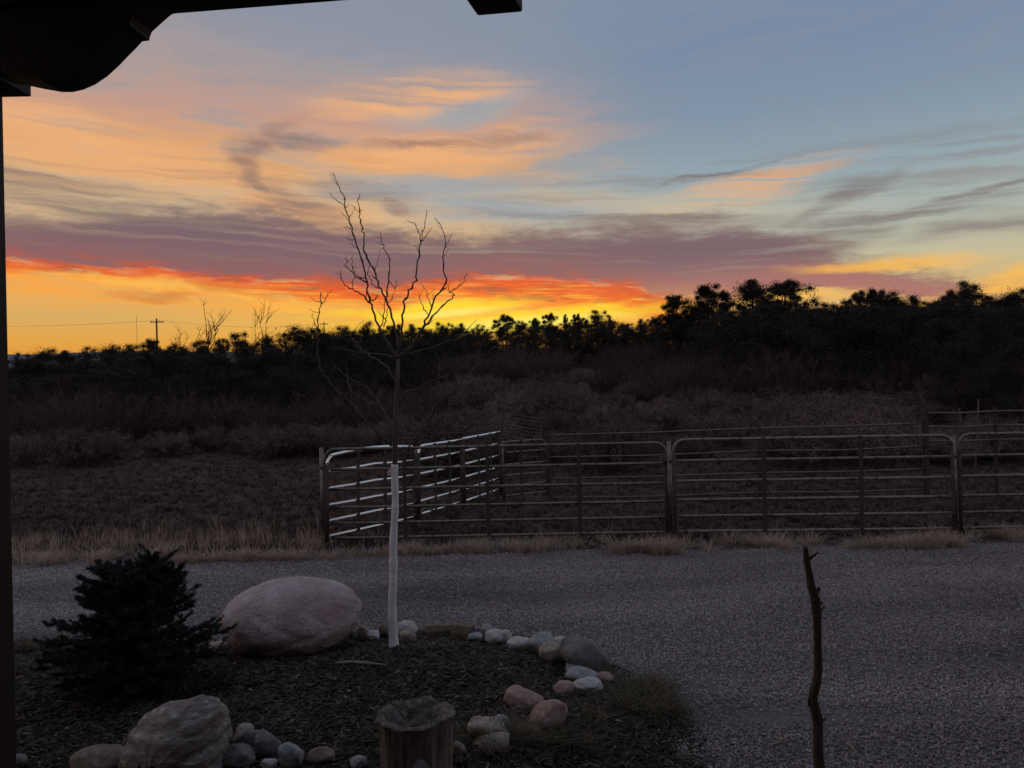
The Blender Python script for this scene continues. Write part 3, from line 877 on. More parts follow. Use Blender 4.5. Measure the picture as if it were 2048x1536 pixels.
# ================================================================== livestock pen
material('painted_steel', (0.15, 0.14, 0.14), 0.36, metal=0.7, col2=(0.20, 0.17, 0.16), scale=5.0, col3=(0.07, 0.045, 0.035), scale3=14.0, spec=0.5)
material('rusty_steel', (0.19, 0.15, 0.14), 0.38, metal=0.6, col2=(0.26, 0.21, 0.195), scale=4.0, col3=(0.085, 0.05, 0.04), scale3=10.0, spec=0.5)
material('stay_steel', (0.055, 0.045, 0.042), 0.7, metal=0.2, col2=(0.08, 0.06, 0.05), scale=8.0)
material('galvanised', (0.97, 0.96, 0.97), 0.10, metal=1.0, col2=(0.93, 0.92, 0.93), scale=12.0)
material('fence_pipe', (0.13, 0.105, 0.10), 0.42, metal=0.6, col2=(0.18, 0.15, 0.14), scale=6.0)
material('post_wood', (0.075, 0.058, 0.050), 0.9, col2=(0.05, 0.04, 0.035), scale=5.0, stretch=(3, 3, 0.4), bump=0.01, bscale=20)

def frame_obj(name, a, b, lab, cat, grp=None):
    """an Empty at a whose x axis runs to b; returns it and the length"""
    d = b - a; L = math.hypot(d.x, d.y)
    o = empty(name, a, label=lab, cat=cat, group=grp)
    o.rotation_euler = (0, -math.atan2(d.z, L), math.atan2(d.y, d.x))
    return o, d.length

FR_GATE = (0.0, 0.167, 0.345, 0.55, 0.772, 1.0)
FR_PANEL = (0.0, 0.18, 0.375, 0.575, 0.80, 1.0)
def panel(name, a, b, h, lab, cat, grp, stays, rail_mat, stay_mat, fr=FR_PANEL, r=0.021, corner=(1, 1), feet=0.10, bow=0.0, bend=0.0, dark_ends=False):
    o, L = frame_obj(name, a, b, lab, cat, grp)
    rc = 0.16; P = [(0, 0, -feet)]
    if corner[0]:
        for k in range(6): t = math.pi / 2 * k / 5; P.append((rc - rc * math.cos(t), 0, h - rc + rc * math.sin(t)))
    else: P.append((0, 0, h))
    n = 8
    for k in range(1, n): x = rc + (L - 2 * rc) * k / n; P.append((x, 0, h + bow * math.sin(math.pi * k / n)))
    if corner[1]:
        for k in range(6): t = math.pi / 2 * k / 5; P.append((L - rc + rc * math.sin(t), 0, h - rc + rc * math.cos(t)))
    else: P.append((L, 0, h))
    P.append((L, 0, -feet))
    if dark_ends:
        m = MB(); m.tube(P[1:-1], r * 1.05, n=10); m.build('frame', rail_mat, o, smooth=True)
        for x in (0, L):
            m = MB(); m.tube([(x, 0.0, -feet), (x, 0.0, h - (rc if corner[0 if x == 0 else 1] else 0) + 0.002)], r * 1.15, n=10); m.build('end_post', stay_mat, o, smooth=True)
    else:
        m = MB(); m.tube(P, r * 1.05, n=10); m.build('frame', rail_mat, o, smooth=True)
    for k, f in enumerate(fr[:-1]):
        m = MB(); z = f * h; w = bend * math.sin(k * 2.1)
        m.tube([(0.02, 0, z), (L * .25, 0, z + w * .6), (L * .5, 0, z + bow * f * 0.6 + w), (L * .75, 0, z + w * .5), (L - 0.02, 0, z)], r * 0.95, n=10)
        m.build('rail', rail_mat, o, smooth=True)
    for s in stays:
        m = MB(); m.box((s * L, -r * 1.3, h / 2 + 0.005), (0.055, 0.012, h + 0.03)); m.build('stay', stay_mat, o)
    return o

Z0 = 0.13
def hgt(u, vt, p): return at(u, vt, p.y).z - p.z
G1 = 'panels of the pen front'
a, b = onz(652, 1077, Z0), onz(1335, 1064, Z0)
panel('corral_fence', a, b, hgt(1300, 886, b), 'long dark six-rail pen panel behind the white-wrapped tree', 'fence panel', G1, (0.235, 0.478, 0.745), MATS['painted_steel'], MATS['stay_steel'], FR_GATE, 0.022)
a, b = onz(1351, 1063, Z0), onz(1908, 1057, Z0)
panel('corral_gate', a, b, hgt(1880, 871, b), 'brown six-rail pen gate behind the upright forked stick', 'gate', None, (0.325, 0.672), MATS['rusty_steel'], MATS['stay_steel'], FR_GATE, 0.023)
a, b = onz(1922, 1056, Z0), onz(2500, 1046, Z0)
panel('corral_gate', a, b, hgt(1960, 868, a), 'rightmost pen gate, cut off by the picture edge', 'gate', None, (0.33, 0.67), MATS['painted_steel'], MATS['stay_steel'], FR_GATE, 0.023)
# gate posts and latches
for (u, v, lab) in ((645, 1082, 'slim steel post at the left front corner of the pen'), (1343, 1072, 'steel post between the long panel and the brown gate'), (1915, 1064, 'steel post between the brown gate and the rightmost gate')):
    p = onz(u, v, 0.0); o = empty('fence_post', p, label=lab, cat='post')
    m = MB(); m.tube([(0, 0.05, -0.2), (0, 0.05, 1.46)], 0.032, n=10); po_ = m.build('post', MATS['painted_steel'], o, smooth=True)
    for z in (0.35, 1.15):
        m = MB(); m.box((0.03, 0.02, z), (0.10, 0.03, 0.035)); m.build('hinge', MATS['stay_steel'], po_)
# the shiny side, running back from the left corner
G2 = 'shiny side panels of the pen'
def side(pa, pb, ta, tb, lab, stays, corner, bow, bend):
    a, b = onz(*pa, 0.15), onz(*pb, 0.15)
    h = (at(pa[0], ta, a.y).z + at(pb[0], tb, b.y).z) / 2 - 0.15
    dz = (at(pb[0], tb, b.y).z - at(pa[0], ta, a.y).z) * 0.5
    a.z -= dz * 0.5; b.z += dz * 0.5
    return panel('corral_fence', a, b, h, lab, 'fence panel', G2, stays, MATS['galvanised'], MATS['stay_steel'], (0.0, 0.19, 0.385, 0.59, 0.80, 1.0), 0.025, corner, 0.15, bow, bend, True)
side((655, 1076), (834, 1031), 908, 895, 'nearest shiny side panel with bent rails, at the left corner of the pen', (0.30, 0.60), (1, 1), 0.05, 0.006)
side((839, 1029), (926, 1003), 892, 880, 'middle one of the shiny side panels of the pen', (0.33, 0.66), (1, 0), 0.0, 0.004)
side((930, 1001), (1003, 978), 878, 863, 'farthest shiny side panel of the pen, standing highest', (0.35, 0.68), (0, 0), 0.0, 0.0)
a, b = onz(1008, 992, 0.15), onz(1094, 983, 0.15)
panel('corral_fence', a, b, hgt(1060, 881, (a + b) / 2), 'short dull panel closing the far left corner of the pen', 'fence panel', None, (0.4,), MATS['rusty_steel'], MATS['stay_steel'], FR_PANEL, 0.02, (0, 1), 0.1)
# a length of bent pipe lying in the pen
m = MB(); m.tube([at(841, 1040, 12.6), at(842, 1026, 12.6), at(845, 1020, 12.6), at(851, 1017, 12.6), at(860, 1019, 12.7), at(868, 1022, 12.8)], 0.017, n=8)
tag(m.build('bent_pipe', MATS['rusty_steel'], smooth=True), 'short bent pipe hoop low beside the shiny side panels', 'pipe')

# pipe fence at the back of the pen
def pipe_fence(tops, d, drops, lab, mat, rads, wire=False):
    A = [at(u, v, q) for (u, v), q in zip(tops, d)]
    base = Vector((A[0].x, A[0].y, land(A[0].x, A[0].y)))
    o = empty('pipe_fence', base, label=lab, cat='fence')
    for p in A:
        z0 = land(p.x, p.y) - 0.2
        m = MB(); m.tube([Vector((p.x, p.y, z0)) - base, Vector((p.x, p.y, p.z + 0.07)) - base], rads[0], n=10); m.build('post', MATS['post_wood'], o)
    for k, dr in enumerate(drops):
        for p, q in zip(A, A[1:]):
            m = MB(); e = Vector((0, -rads[0] - 0.01, -dr)); mid = (p + q) / 2 + Vector((0, 0, -0.015 * (1 + k % 2)))
            m.tube([p + e - base, p.lerp(mid, .5) + e - base, mid + e - base, mid.lerp(q, .5) + e - base, q + e - base], rads[1], n=8); m.build('rail', mat, o, smooth=True)
    if wire:
        m = MB()
        for p, q in zip(A, A[1:]):
            n = int((q - p).length / 0.16)
            for i in range(n):
                w = p.lerp(q, i / n) - base + Vector((0, 0.05, 0)); m.tube([w, w - Vector((0, 0, drops[-1]))], 0.0022, n=3, cap=False)
        tag(m.build('wire_mesh', MATS['wire'], o), kind='stuff')
    return o
pipe_fence([(1096, 870), (1518, 856), (1848, 846)], [15.4, 15.0, 14.6], (0.0, 0.45, 0.89, 1.28), 'long dull pipe fence across the back of the pen', MATS['fence_pipe'], (0.04, 0.018), True)
pipe_fence([(1853, 826), (1990, 822), (2150, 817), (2350, 812)], [14.5, 14.3, 14.1, 14.0], (0.0, 0.26, 0.54, 0.84, 1.2), 'taller pipe fence behind the rightmost gate', MATS['fence_pipe'], (0.035, 0.018))
# steel stakes standing by it
for (u, v, d, lab, hh) in ((1918, 816, 14.2, 'pale short rod standing on top rail of the taller fence', 0.16), (1957, 798, 16.0, 'slim leaning stake behind the rightmost gate', None)):
    p = at(u, v, d); z0 = p.z - hh if hh else land(p.x, p.y)
    m = MB(); m.tube([(p.x - (0 if hh else 0.12), p.y, z0), (p.x, p.y, p.z)], 0.016, n=6)
    tag(m.build('stake', MATS['galvanised' if hh else 'fence_pipe']), lab, 'stake')
# a slatted wire panel leaning in the brush
A, B = at(1000, 826, 21), at(1085, 838, 20); zb = land(B.x, B.y)
o = empty('bar_fence', (A.x, A.y, land(A.x, A.y)), label='thin-barred panel leaning in the brush behind the side panels', cat='fence panel')
oo = Vector(o.location)
for k in range(8):
    e = Vector((0, 0, -0.10 * k)); m = MB(); m.tube([A + e - oo, B + e - oo], 0.008, n=5); m.build('bar', MATS['fence_pipe'], o)
for t in (0.02, 0.98):
    p = A.lerp(B, t); m = MB(); m.tube([p - oo + Vector((0, 0, 0.05)), Vector((p.x, p.y, land(p.x, p.y) - 0.1)) - oo], 0.014, n=5); m.build('upright', MATS['fence_pipe'], o)

# ================================================================== the young tree in its white wrap
material('sapling_bark', (0.075, 0.055, 0.046), 0.75, col2=(0.12, 0.092, 0.08), scale=14.0, stretch=(1, 1, 0.3), bump=0.004, bscale=60, spec=0.3)
material('tree_wrap', (0.84, 0.82, 0.86), 0.6, col2=(0.72, 0.70, 0.75), scale=9.0, spec=0.3, stretch=(1, 1, 2.5))
material('tag_pink', (0.80, 0.66, 0.62), 0.6, transl=(0.8, 0.6, 0.55))
base = onz(786, 1293, 0.15); DT = base.y
sap = empty('sapling', base, label='young bare tree with white-wrapped trunk in the mulch bed', cat='tree')
def zt(x, y): return 580 + x / 2.56, 330 + y / 2.56
SEEDR = random.Random(31)
def limb(pts, r0, r1, name='branch', dd=0.0, knots=True, d0=0.0):
    """branch traced through the air; dd = how far its tip comes towards (-) or goes from (+) the viewer, metres"""
    Q = []; n = len(pts)
    for i, (x, y) in enumerate(pts):
        u, v = zt(x, y); Q.append(at(u, v, DT + d0 + (dd - d0) * i / max(1, n - 1)) - base)
    # finer crooked line
    P, Rr = [], []
    for i in range(n - 1):
        k = 4
        for j in range(k):
            t = j / k; p = Q[i].lerp(Q[i + 1], t)
            if i + j > 0: p = p + Vector((SEEDR.gauss(0, .006), SEEDR.gauss(0, .006), SEEDR.gauss(0, .004)))
            P.append(p); f = (i + t) / (n - 1); Rr.append((r0 + (r1 - r0) * f) * (1.45 if (knots and SEEDR.random() < 0.16) else 1.0))
    P.append(Q[-1]); Rr.append(r1)
    m = MB(); m.tube(P, Rr, n=6)
    if knots:
        for i in range(3, len(P) - 1, 3):
            if SEEDR.random() < 0.45:
                d = Vector((SEEDR.gauss(0, 1), SEEDR.gauss(0, .6), SEEDR.uniform(0, .9))).normalized(); L = SEEDR.choice((0.012, 0.018, 0.05, 0.09))
                m.tube([P[i], P[i] + d * L * .5, P[i] + d * L + Vector((0, 0, L * .3))], [Rr[i] * .7, Rr[i] * .5, 0.0012], n=4)
    return m.build(name, MATS['sapling_bark'], sap, smooth=True)
m = MB()
tp = [(787, 1300), (785, 1200), (787, 1100), (790, 1000), (790, 925), (790, 880), (792, 820), (795, 760), (796, 718)]
tr = [0.026, 0.026, 0.025, 0.024, 0.023, 0.023, 0.021, 0.018, 0.015]
m.tube([at(u, v, DT) - base for u, v in tp], tr, n=12); m.build('trunk', MATS['sapling_bark'], sap, smooth=True)
m = MB(); P, Rr = [], []
for k in range(121):
    t = k / 120; v = 1296 - (1296 - 929) * t
    u = np.interp(v, [925, 1000, 1100, 1200, 1300], [790, 790, 787, 785, 787]) + 0.8 * math.sin(v * 0.045)
    P.append(at(u, v, DT) - base); Rr.append(0.0385 - 0.010 * t + (0.0016 if (k * 7 % 23) < 3 else 0.0) + 0.0016 * math.sin(k * .37) + 0.0012 * math.sin(k * .11 + 1) + (0.006 * max(0, 1 - k / 5)))
m.tube(P, Rr, n=14); wrap = m.build('trunk_wrap', MATS['tree_wrap'], sap, smooth=True)
q = at(777, 945, DT - 0.03) - base
m = MB(); m.add([q + Vector(v) for v in ((0.03, 0, 0.045), (0.004, -.01, 0.03), (-0.010, -.012, 0.0), (-0.004, -.01, -0.022), (0.006, 0, -0.034), (0.03, .0, -0.022))], [(0, 1, 2, 3, 4, 5)])
tg = m.build('tag', MATS['tag_pink'], wrap); sm = tg.modifiers.new('thick', 'SOLIDIFY'); sm.thickness = 0.003
B1 = 0.011
limb([(553, 990), (510, 935), (470, 860), (420, 740), (410, 680), (395, 600), (375, 510), (345, 420), (320, 340), (300, 270), (280, 200), (278, 165), (245, 105), (222, 42)], B1, 0.0028, dd=-0.25)
limb([(280, 212), (235, 180), (203, 143)], 0.004, 0.002, 'twig', -0.25, False, -0.22)
limb([(303, 285), (275, 255), (258, 243)], 0.003, 0.0015, 'twig', -0.25, False, -0.2)
limb([(318, 330), (300, 320), (275, 317)], 0.003, 0.0015, 'twig', -0.22, False, -0.18)
limb([(347, 430), (320, 410), (300, 397)], 0.003, 0.0015, 'twig', -0.2, False, -0.16)
limb([(278, 195), (283, 155)], 0.003, 0.0015, 'twig', -0.23, False, -0.22)
limb([(556, 985), (548, 880), (525, 780), (490, 690), (455, 620), (435, 545), (400, 490), (375, 430), (380, 370), (368, 310), (355, 250), (348, 180), (356, 148)], 0.011, 0.0028, dd=0.25)
limb([(355, 245), (335, 220), (310, 203)], 0.003, 0.0015, 'twig', 0.25, False, 0.22)
limb([(361, 240), (371, 226)], 0.003, 0.0015, 'twig', 0.23, False, 0.22)
limb([(435, 545), (450, 490), (462, 430)], 0.003, 0.0015, 'twig', 0.2, False, 0.12)
limb([(492, 700), (495, 640), (505, 560), (510, 490), (490, 440), (475, 390), (463, 340)], 0.008, 0.0025, dd=0.2, d0=0.08)
limb([(505, 585), (525, 620), (540, 640), (545, 585)], 0.004, 0.002, 'twig', 0.2, True, 0.13)
limb([(495, 715), (515, 690), (538, 645)], 0.005, 0.002, 'twig', 0.2, True, 0.1)
limb([(560, 960), (568, 870), (572, 800), (590, 700), (615, 640), (640, 590), (655, 510), (662, 440), (670, 390), (660, 345), (640, 300), (600, 285)], 0.010, 0.0022, dd=-0.35)
limb([(670, 390), (685, 330), (692, 285), (695, 230)], 0.004, 0.002, 'twig', -0.38, True, -0.3)
limb([(674, 392), (700, 360), (725, 320)], 0.004, 0.002, 'twig', -0.35, True, -0.3)
limb([(660, 440), (640, 405)], 0.003, 0.0015, 'twig', -0.3, False, -0.28)
limb([(560, 985), (620, 930), (680, 835), (710, 760), (750, 670), (800, 600), (785, 540), (790, 440), (795, 390), (783, 320), (740, 270)], 0.011, 0.0025, dd=0.1)
limb([(795, 425), (810, 390), (828, 350)], 0.003, 0.0015, 'twig', 0.08, False, 0.06)
limb([(680, 840), (720, 790), (770, 735), (820, 685), (840, 665), (820, 650), (860, 625), (895, 595), (903, 550)], 0.007, 0.0025, dd=-0.2, d0=0.02)
limb([(815, 655), (806, 610)], 0.004, 0.002, 'twig', 0.0, True, -0.1)
limb([(705, 765), (680, 730), (665, 690), (660, 650)], 0.004, 0.002, 'twig', 0.2, True, 0.05)
limb([(722, 725), (712, 690), (690, 640), (668, 600)], 0.004, 0.0018, 'twig', 0.2, True, 0.05)
limb([(735, 690), (732, 650)], 0.003, 0.0015, 'twig', 0.1, False, 0.05)
limb([(405, 705), (370, 665), (320, 635), (295, 625), (262, 580), (262, 540)], 0.006, 0.0025, dd=-0.3, d0=-0.06)
limb([(398, 605), (345, 575), (300, 535), (288, 520), (290, 465)], 0.006, 0.0025, dd=-0.05, d0=-0.1)
limb([(325, 560), (320, 510), (318, 455)], 0.004, 0.002, 'twig', -0.1, True, -0.07)
limb([(320, 635), (322, 600), (340, 565)], 0.004, 0.002, 'twig', -0.2, True, -0.18)
limb([(458, 632), (420, 605), (398, 560), (405, 510)], 0.005, 0.0025, dd=0.25, d0=0.06)
limb([(385, 690), (390, 640)], 0.003, 0.002, 'twig', -0.1, True, -0.07)
limb([(420, 700), (450, 660)], 0.003, 0.002, 'twig', -0.1, True, -0.04)
limb([(455, 840), (480, 800), (485, 730), (480, 690)], 0.006, 0.0025, dd=0.2, d0=-0.03)
limb([(480, 830), (495, 770), (500, 720)], 0.005, 0.0025, dd=0.12, d0=0.0)
limb([(520, 1440), (400, 1320), (290, 1200), (200, 1110), (150, 1040), (138, 950), (142, 850), (145, 790), (155, 720), (160, 650)], 0.010, 0.0028, dd=-0.5)
limb([(158, 715), (190, 675), (210, 640)], 0.004, 0.002, 'twig', -0.5, True, -0.45)
limb([(142, 850), (120, 800), (112, 760)], 0.004, 0.002, 'twig', -0.45, True, -0.4)
limb([(548, 1110), (490, 1030), (430, 990), (370, 950), (330, 900), (310, 870), (345, 830), (380, 790)], 0.008, 0.002, dd=0.45)
limb([(375, 980), (345, 930), (320, 890)], 0.004, 0.002, 'twig', 0.2, True, 0.2)
limb([(540, 1350), (480, 1260), (445, 1200), (470, 1160)], 0.008, 0.003, dd=0.35)
limb([(450, 1225), (370, 1200), (310, 1150), (295, 1090), (290, 1010)], 0.005, 0.0022, dd=0.45, d0=0.25)
limb([(445, 1200), (380, 1130), (290, 1080), (225, 1030)], 0.004, 0.002, dd=0.5, d0=0.25)
limb([(565, 1170), (650, 1150), (740, 1100), (850, 1055), (890, 1030), (940, 990), (1000, 955)], 0.008, 0.0022, dd=-0.4)
limb([(855, 1052), (862, 1015)], 0.003, 0.0018, 'twig', -0.25, True, -0.22)
limb([(560, 1490), (620, 1430), (690, 1330), (750, 1220), (860, 1130), (980, 1000), (1060, 920), (1110, 860)], 0.009, 0.0022, dd=0.4)
limb([(752, 1218), (762, 1100), (770, 1010), (745, 960)], 0.005, 0.0022, dd=0.3, d0=0.17)
limb([(560, 1410), (650, 1395), (800, 1370), (960, 1365), (1020, 1300)], 0.006, 0.002, dd=-0.5)
limb([(558, 982), (700, 940), (850, 890), (900, 850), (960, 790)], 0.007, 0.002, dd=0.45)
limb([(550, 985), (440, 965), (330, 960), (220, 930)], 0.006, 0.002, dd=0.4)
limb([(600, 1360), (630, 1260), (660, 1130)], 0.004, 0.002, dd=-0.2, d0=-0.05)

# ================================================================== boulders and stones
def sock_noise(nt, scale, det=6):
    n = nt.nodes.new('ShaderNodeTexNoise'); n.inputs['Scale'].default_value = scale; n.inputs['Detail'].default_value = det; return n
material('granite_pink', (0.56, 0.49, 0.51), 0.9, col2=(0.33, 0.225, 0.235), scale=1.7, col3=(0.24, 0.19, 0.20), scale3=60.0, bump=0.020, bscale=26.0, spec=0.25)
material('banded_stone', (0.30, 0.255, 0.245), 0.8, col2=(0.16, 0.128, 0.124), scale=3.5, col3=(0.44, 0.385, 0.37), scale3=13.0, bump=0.020, bscale=24.0, stretch=(1, 1, 2.2), spec=0.3)
STONE_MATS = {}
for nm, c1, c2, c3 in (('grey', (0.30, 0.295, 0.32), (0.22, 0.215, 0.235), (0.37, 0.36, 0.385)), ('pale', (0.46, 0.44, 0.44), (0.34, 0.325, 0.33), (0.55, 0.53, 0.53)),
                       ('pink', (0.33, 0.225, 0.20), (0.25, 0.16, 0.14), (0.38, 0.29, 0.26)), ('tan', (0.34, 0.28, 0.235), (0.24, 0.195, 0.16), (0.40, 0.35, 0.30)),
                       ('brown', (0.19, 0.14, 0.115), (0.13, 0.095, 0.08), (0.24, 0.19, 0.16)), ('dark', (0.17, 0.16, 0.165), (0.12, 0.11, 0.115), (0.22, 0.20, 0.205))):
    c1, c2, c3 = (tuple(q * 1.1 for q in c) for c in (c1, c2, c3))
    STONE_MATS[nm] = material(nm + '_stone', c1, 0.8, col2=c2, scale=5.0, col3=c3, scale3=26.0, bump=0.008, bscale=45.0, spec=0.3, coords='Object')

def ico(sub):
    import bmesh
    bm = bmesh.new(); bmesh.ops.create_icosphere(bm, subdivisions=sub, radius=1.0)
    v = np.array([p.co[:] for p in bm.verts]); f = np.array([[q.index for q in t.verts] for t in bm.faces]); bm.free(); return v, f
ICO3, ICO5 = ico(4), ico(6)

def rock_mesh(seed, sx, sy, sz, rough=0.16, cuts=5, sub=None, power=2.4):
    v, f = sub or ICO3; rn = random.Random(seed)
    v = v.copy()
    nrm = (np.abs(v) ** power).sum(1) ** (1 / power); v /= nrm[:, None]           # a little boxier than a ball
    for _ in range(cuts):                                                          # worn flats
        d = np.array([rn.gauss(0, 1), rn.gauss(0, 1), rn.gauss(0.2, .8)]); d /= np.linalg.norm(d); h = rn.uniform(0.70, 0.92)
        t = v @ d; ex = np.maximum(0, t - h); v -= (ex * 0.8)[:, None] * d[None, :]
    off = Vector((rn.uniform(0, 50), rn.uniform(0, 50), rn.uniform(0, 50)))
    out = []
    for p in v:
        q = Vector(p); k = 1 + rough * mnoise.noise(q * 1.3 + off) + rough * 0.35 * mnoise.noise(q * 3.4 + off) + rough * 0.12 * mnoise.noise(q * 9 + off)
        out.append((p[0] * k * sx, p[1] * k * sy, p[2] * k * sz))
    me = np_mesh('stone', np.array(out), f); me.polygons.foreach_set('use_smooth', [True] * len(f))
    return me

# the egg-shaped boulder
d = onz(590, 1300, 0.12).y
v5, f5 = ICO5; P = []
off = Vector((3, 9, 4))
for p in v5:
    x, y, z = p
    q = Vector(p)
    w = 1.0 + 0.10 * z - 0.10 * (z < -0.2) * abs(z + 0.2)
    zz = z * (0.94 + 0.10 * math.exp(-((x + 0.22) ** 2) * 3) - 0.12 * max(0, x - 0.45)) if z > 0 else z * 0.95
    k = 1 + 0.06 * mnoise.noise(q * 1.4 + off) + 0.028 * mnoise.noise(q * 3.6 + off) + 0.008 * mnoise.noise(q * 13 + off) - 0.02 * smooth01(1 - 9 * abs(mnoise.noise(q * 1.1 + off * 2)))
    xp = abs(x) ** 0.92 * (1 if x > 0 else -1)
    P.append((xp * w * k * 0.60, y * k * 0.52, zz * k * 0.335))
bm_ = np_mesh('boulder', np.array(P), f5); bm_.polygons.foreach_set('use_smooth', [True] * len(f5))
c = at(587, 1236, d + 0.15)
o = link_mesh('boulder', bm_, MATS['granite_pink'], loc=c); o.rotation_euler = (0, math.radians(-2), math.radians(6))
tag(o, 'large egg-shaped speckled pinkish boulder between the conifer and the young tree', 'boulder')
# the slanted boulder at the bottom
PX = [(250, 1560), (252, 1510), (270, 1462), (292, 1430), (330, 1408), (368, 1398), (395, 1390), (420, 1396), (436, 1412), (441, 1450), (443, 1500), (436, 1560)]
d = 4.35
rn = random.Random(4); V_, F_ = [], []
ctr = at(350, 1490, d)
n = 120; ring = []
PP = PX + [(420, 1600), (350, 1612), (275, 1600)]
tot = [0.0]
for i in range(len(PP)): q = PP[(i + 1) % len(PP)]; tot.append(tot[-1] + math.hypot(q[0] - PP[i][0], q[1] - PP[i][1]))
for k in range(n):
    s = tot[-1] * k / n; i = max(j for j in range(len(PP)) if tot[j] <= s); t = (s - tot[i]) / (tot[i + 1] - tot[i]); q = PP[(i + 1) % len(PP)]
    ring.append(at(PP[i][0] + (q[0] - PP[i][0]) * t, PP[i][1] + (q[1] - PP[i][1]) * t, d) - ctr)
L = 41
for j in range(L):
    a = -1 + 2 * j / (L - 1)                                                       # front .. back
    sc = (1 - abs(a) ** 2.6) ** (1 / 2.2)
    for p in ring:
        ridge = 0.0
        q = Vector((p.x * sc + (0.05 * a if p.z > 0 else 0), a * 0.24, p.z * sc - (0.06 * abs(a) if p.z > 0 else 0)))
        g = q * 6 + Vector((2, 4, 8)); k = 0.020 * mnoise.noise(g * 0.7) + 0.008 * mnoise.noise(g * 2.2) + 0.009 * mnoise.noise(g * 7) - 0.020 * smooth01(abs(mnoise.noise(Vector((q.x * 2, q.y * 2, q.z * 11 + 3)))) * -6 + 1)
        nn = Vector((q.x, q.y, q.z)).normalized() if q.length > 1e-6 else Vector((0, 1, 0))
        V_.append(q + nn * k)
for j in range(L - 1):
    for k in range(n): F_.append((j * n + k, (j + 1) * n + k, (j + 1) * n + (k + 1) % n, j * n + (k + 1) % n))
m = MB(); m.v = [tuple(p) for p in V_]; m.f = F_
o = m.build('boulder', MATS['banded_stone'], loc=ctr, smooth=True)
tag(o, 'slanted layered boulder at the bottom left, half out of picture', 'boulder')

# u, v, w, h in the photograph, colour, tilt, label
ROCKS = [
 (812, 1258, 42, 30, 'pale', 0, 'rounded pale stone close behind right of the wrapped trunk'),
 (816, 1273, 30, 26, 'tan', 0, 'small pale stone in front of the rounded one beside wrapped trunk'),
 (766, 1262, 20, 27, 'brown', 0, 'small brown stone close left of the wrapped trunk'),
 (747, 1271, 28, 20, 'pale', 0, 'pale stone between the egg-shaped boulder and brown stone'),
 (727, 1267, 22, 30, 'tan', 0, 'tan stone touching the right end of the egg-shaped boulder'),
 (950, 1274, 28, 18, 'grey', 0, 'small grey stone just right of the wood chunk'),
 (973, 1262, 25, 26, 'grey', -10, 'upright mauve grey stone behind two pale ones'),
 (990, 1274, 40, 27, 'pale', 0, 'left one of two pale stones touching in the stone edging'),
 (1012, 1274, 24, 27, 'pale', 10, 'right one of two pale stones touching in the stone edging'),
 (1038, 1287, 50, 18, 'pale', 4, 'flat pale stone left of the broad grey one'),
 (1081, 1288, 56, 40, 'grey', 0, 'broad smooth grey stone behind the round pinkish one'),
 (1117, 1283, 34, 18, 'pale', 0, 'pale stone peeping out left of the largest edging stone'),
 (1104, 1307, 52, 38, 'tan', 0, 'round pale topped stone before the broad grey one'),
 (1168, 1312, 96, 62, 'dark', 34, 'largest stone of the edging, dark and leaning down to right'),
 (1149, 1336, 36, 22, 'grey', 0, 'small grey stone below the largest edging stone'),
 (1166, 1353, 66, 28, 'grey', 8, 'cracked light grey stone above the whitish one'),
 (1176, 1371, 54, 25, 'pale', 0, 'whitish oval stone beside the grass clump'),
 (1208, 1356, 34, 20, 'pink', 0, 'small pink brown stone left of the grass clump'),
 (1127, 1376, 44, 24, 'pink', 0, 'small pinkish stone left of the whitish oval one'),
 (1047, 1399, 74, 40, 'pink', 14, 'tan pink blocky stone in the middle of the bed edge'),
 (1091, 1432, 92, 44, 'pink', -30, 'long pinkish stone slanting up to the right'),
 (1001, 1444, 38, 26, 'grey', 6, 'rounded grey stone above the wedge-shaped one'),
 (980, 1458, 84, 34, 'tan', 12, 'wedge-shaped grey tan stone right of the stump'),
 (957, 1447, 32, 24, 'tan', 0, 'small tan stone left above the wedge-shaped one'),
 (1058, 1466, 54, 26, 'brown', 18, 'brown flat stone right of the wedge-shaped one'),
 (980, 1493, 80, 30, 'tan', -10, 'low long pale stone at bottom right of the stump'),
 (919, 1500, 24, 34, 'tan', -20, 'narrow tan stone tucked close against the stump'),
 (472, 1514, 72, 38, 'dark', 0, 'flat grey stone touching the slanted boulder'),
 (496, 1478, 62, 40, 'dark', -20, 'grey stone leaning behind the flat one near slanted boulder'),
 (533, 1489, 52, 46, 'dark', 25, 'blocky grey stone at the right of the little stone heap'),
 (490, 1459, 30, 22, 'tan', 0, 'small tan stone on top of the little stone heap'),
 (582, 1512, 40, 54, 'grey', -32, 'upright grey slab between the stone heap and brown stone'),
 (641, 1513, 50, 32, 'brown', 0, 'rounded reddish brown stone at the bottom, left of the stump'),
 (538, 1528, 30, 20, 'pale', 0, 'small pale stone at the bottom edge below the stone heap'),
 (716, 1527, 32, 28, 'grey', 0, 'small grey stone at the bottom edge just left of the stump'),
 (40, 1522, 26, 26, 'dark', 0, 'small dark stone beside the porch post at bottom left'),
 (205, 1528, 104, 26, 'brown', 0, 'low flat brown stone left of the slanted boulder'),
 (436, 1292, 36, 17, 'tan', -4, 'small tan stone between the conifer and the egg-shaped boulder'),
]
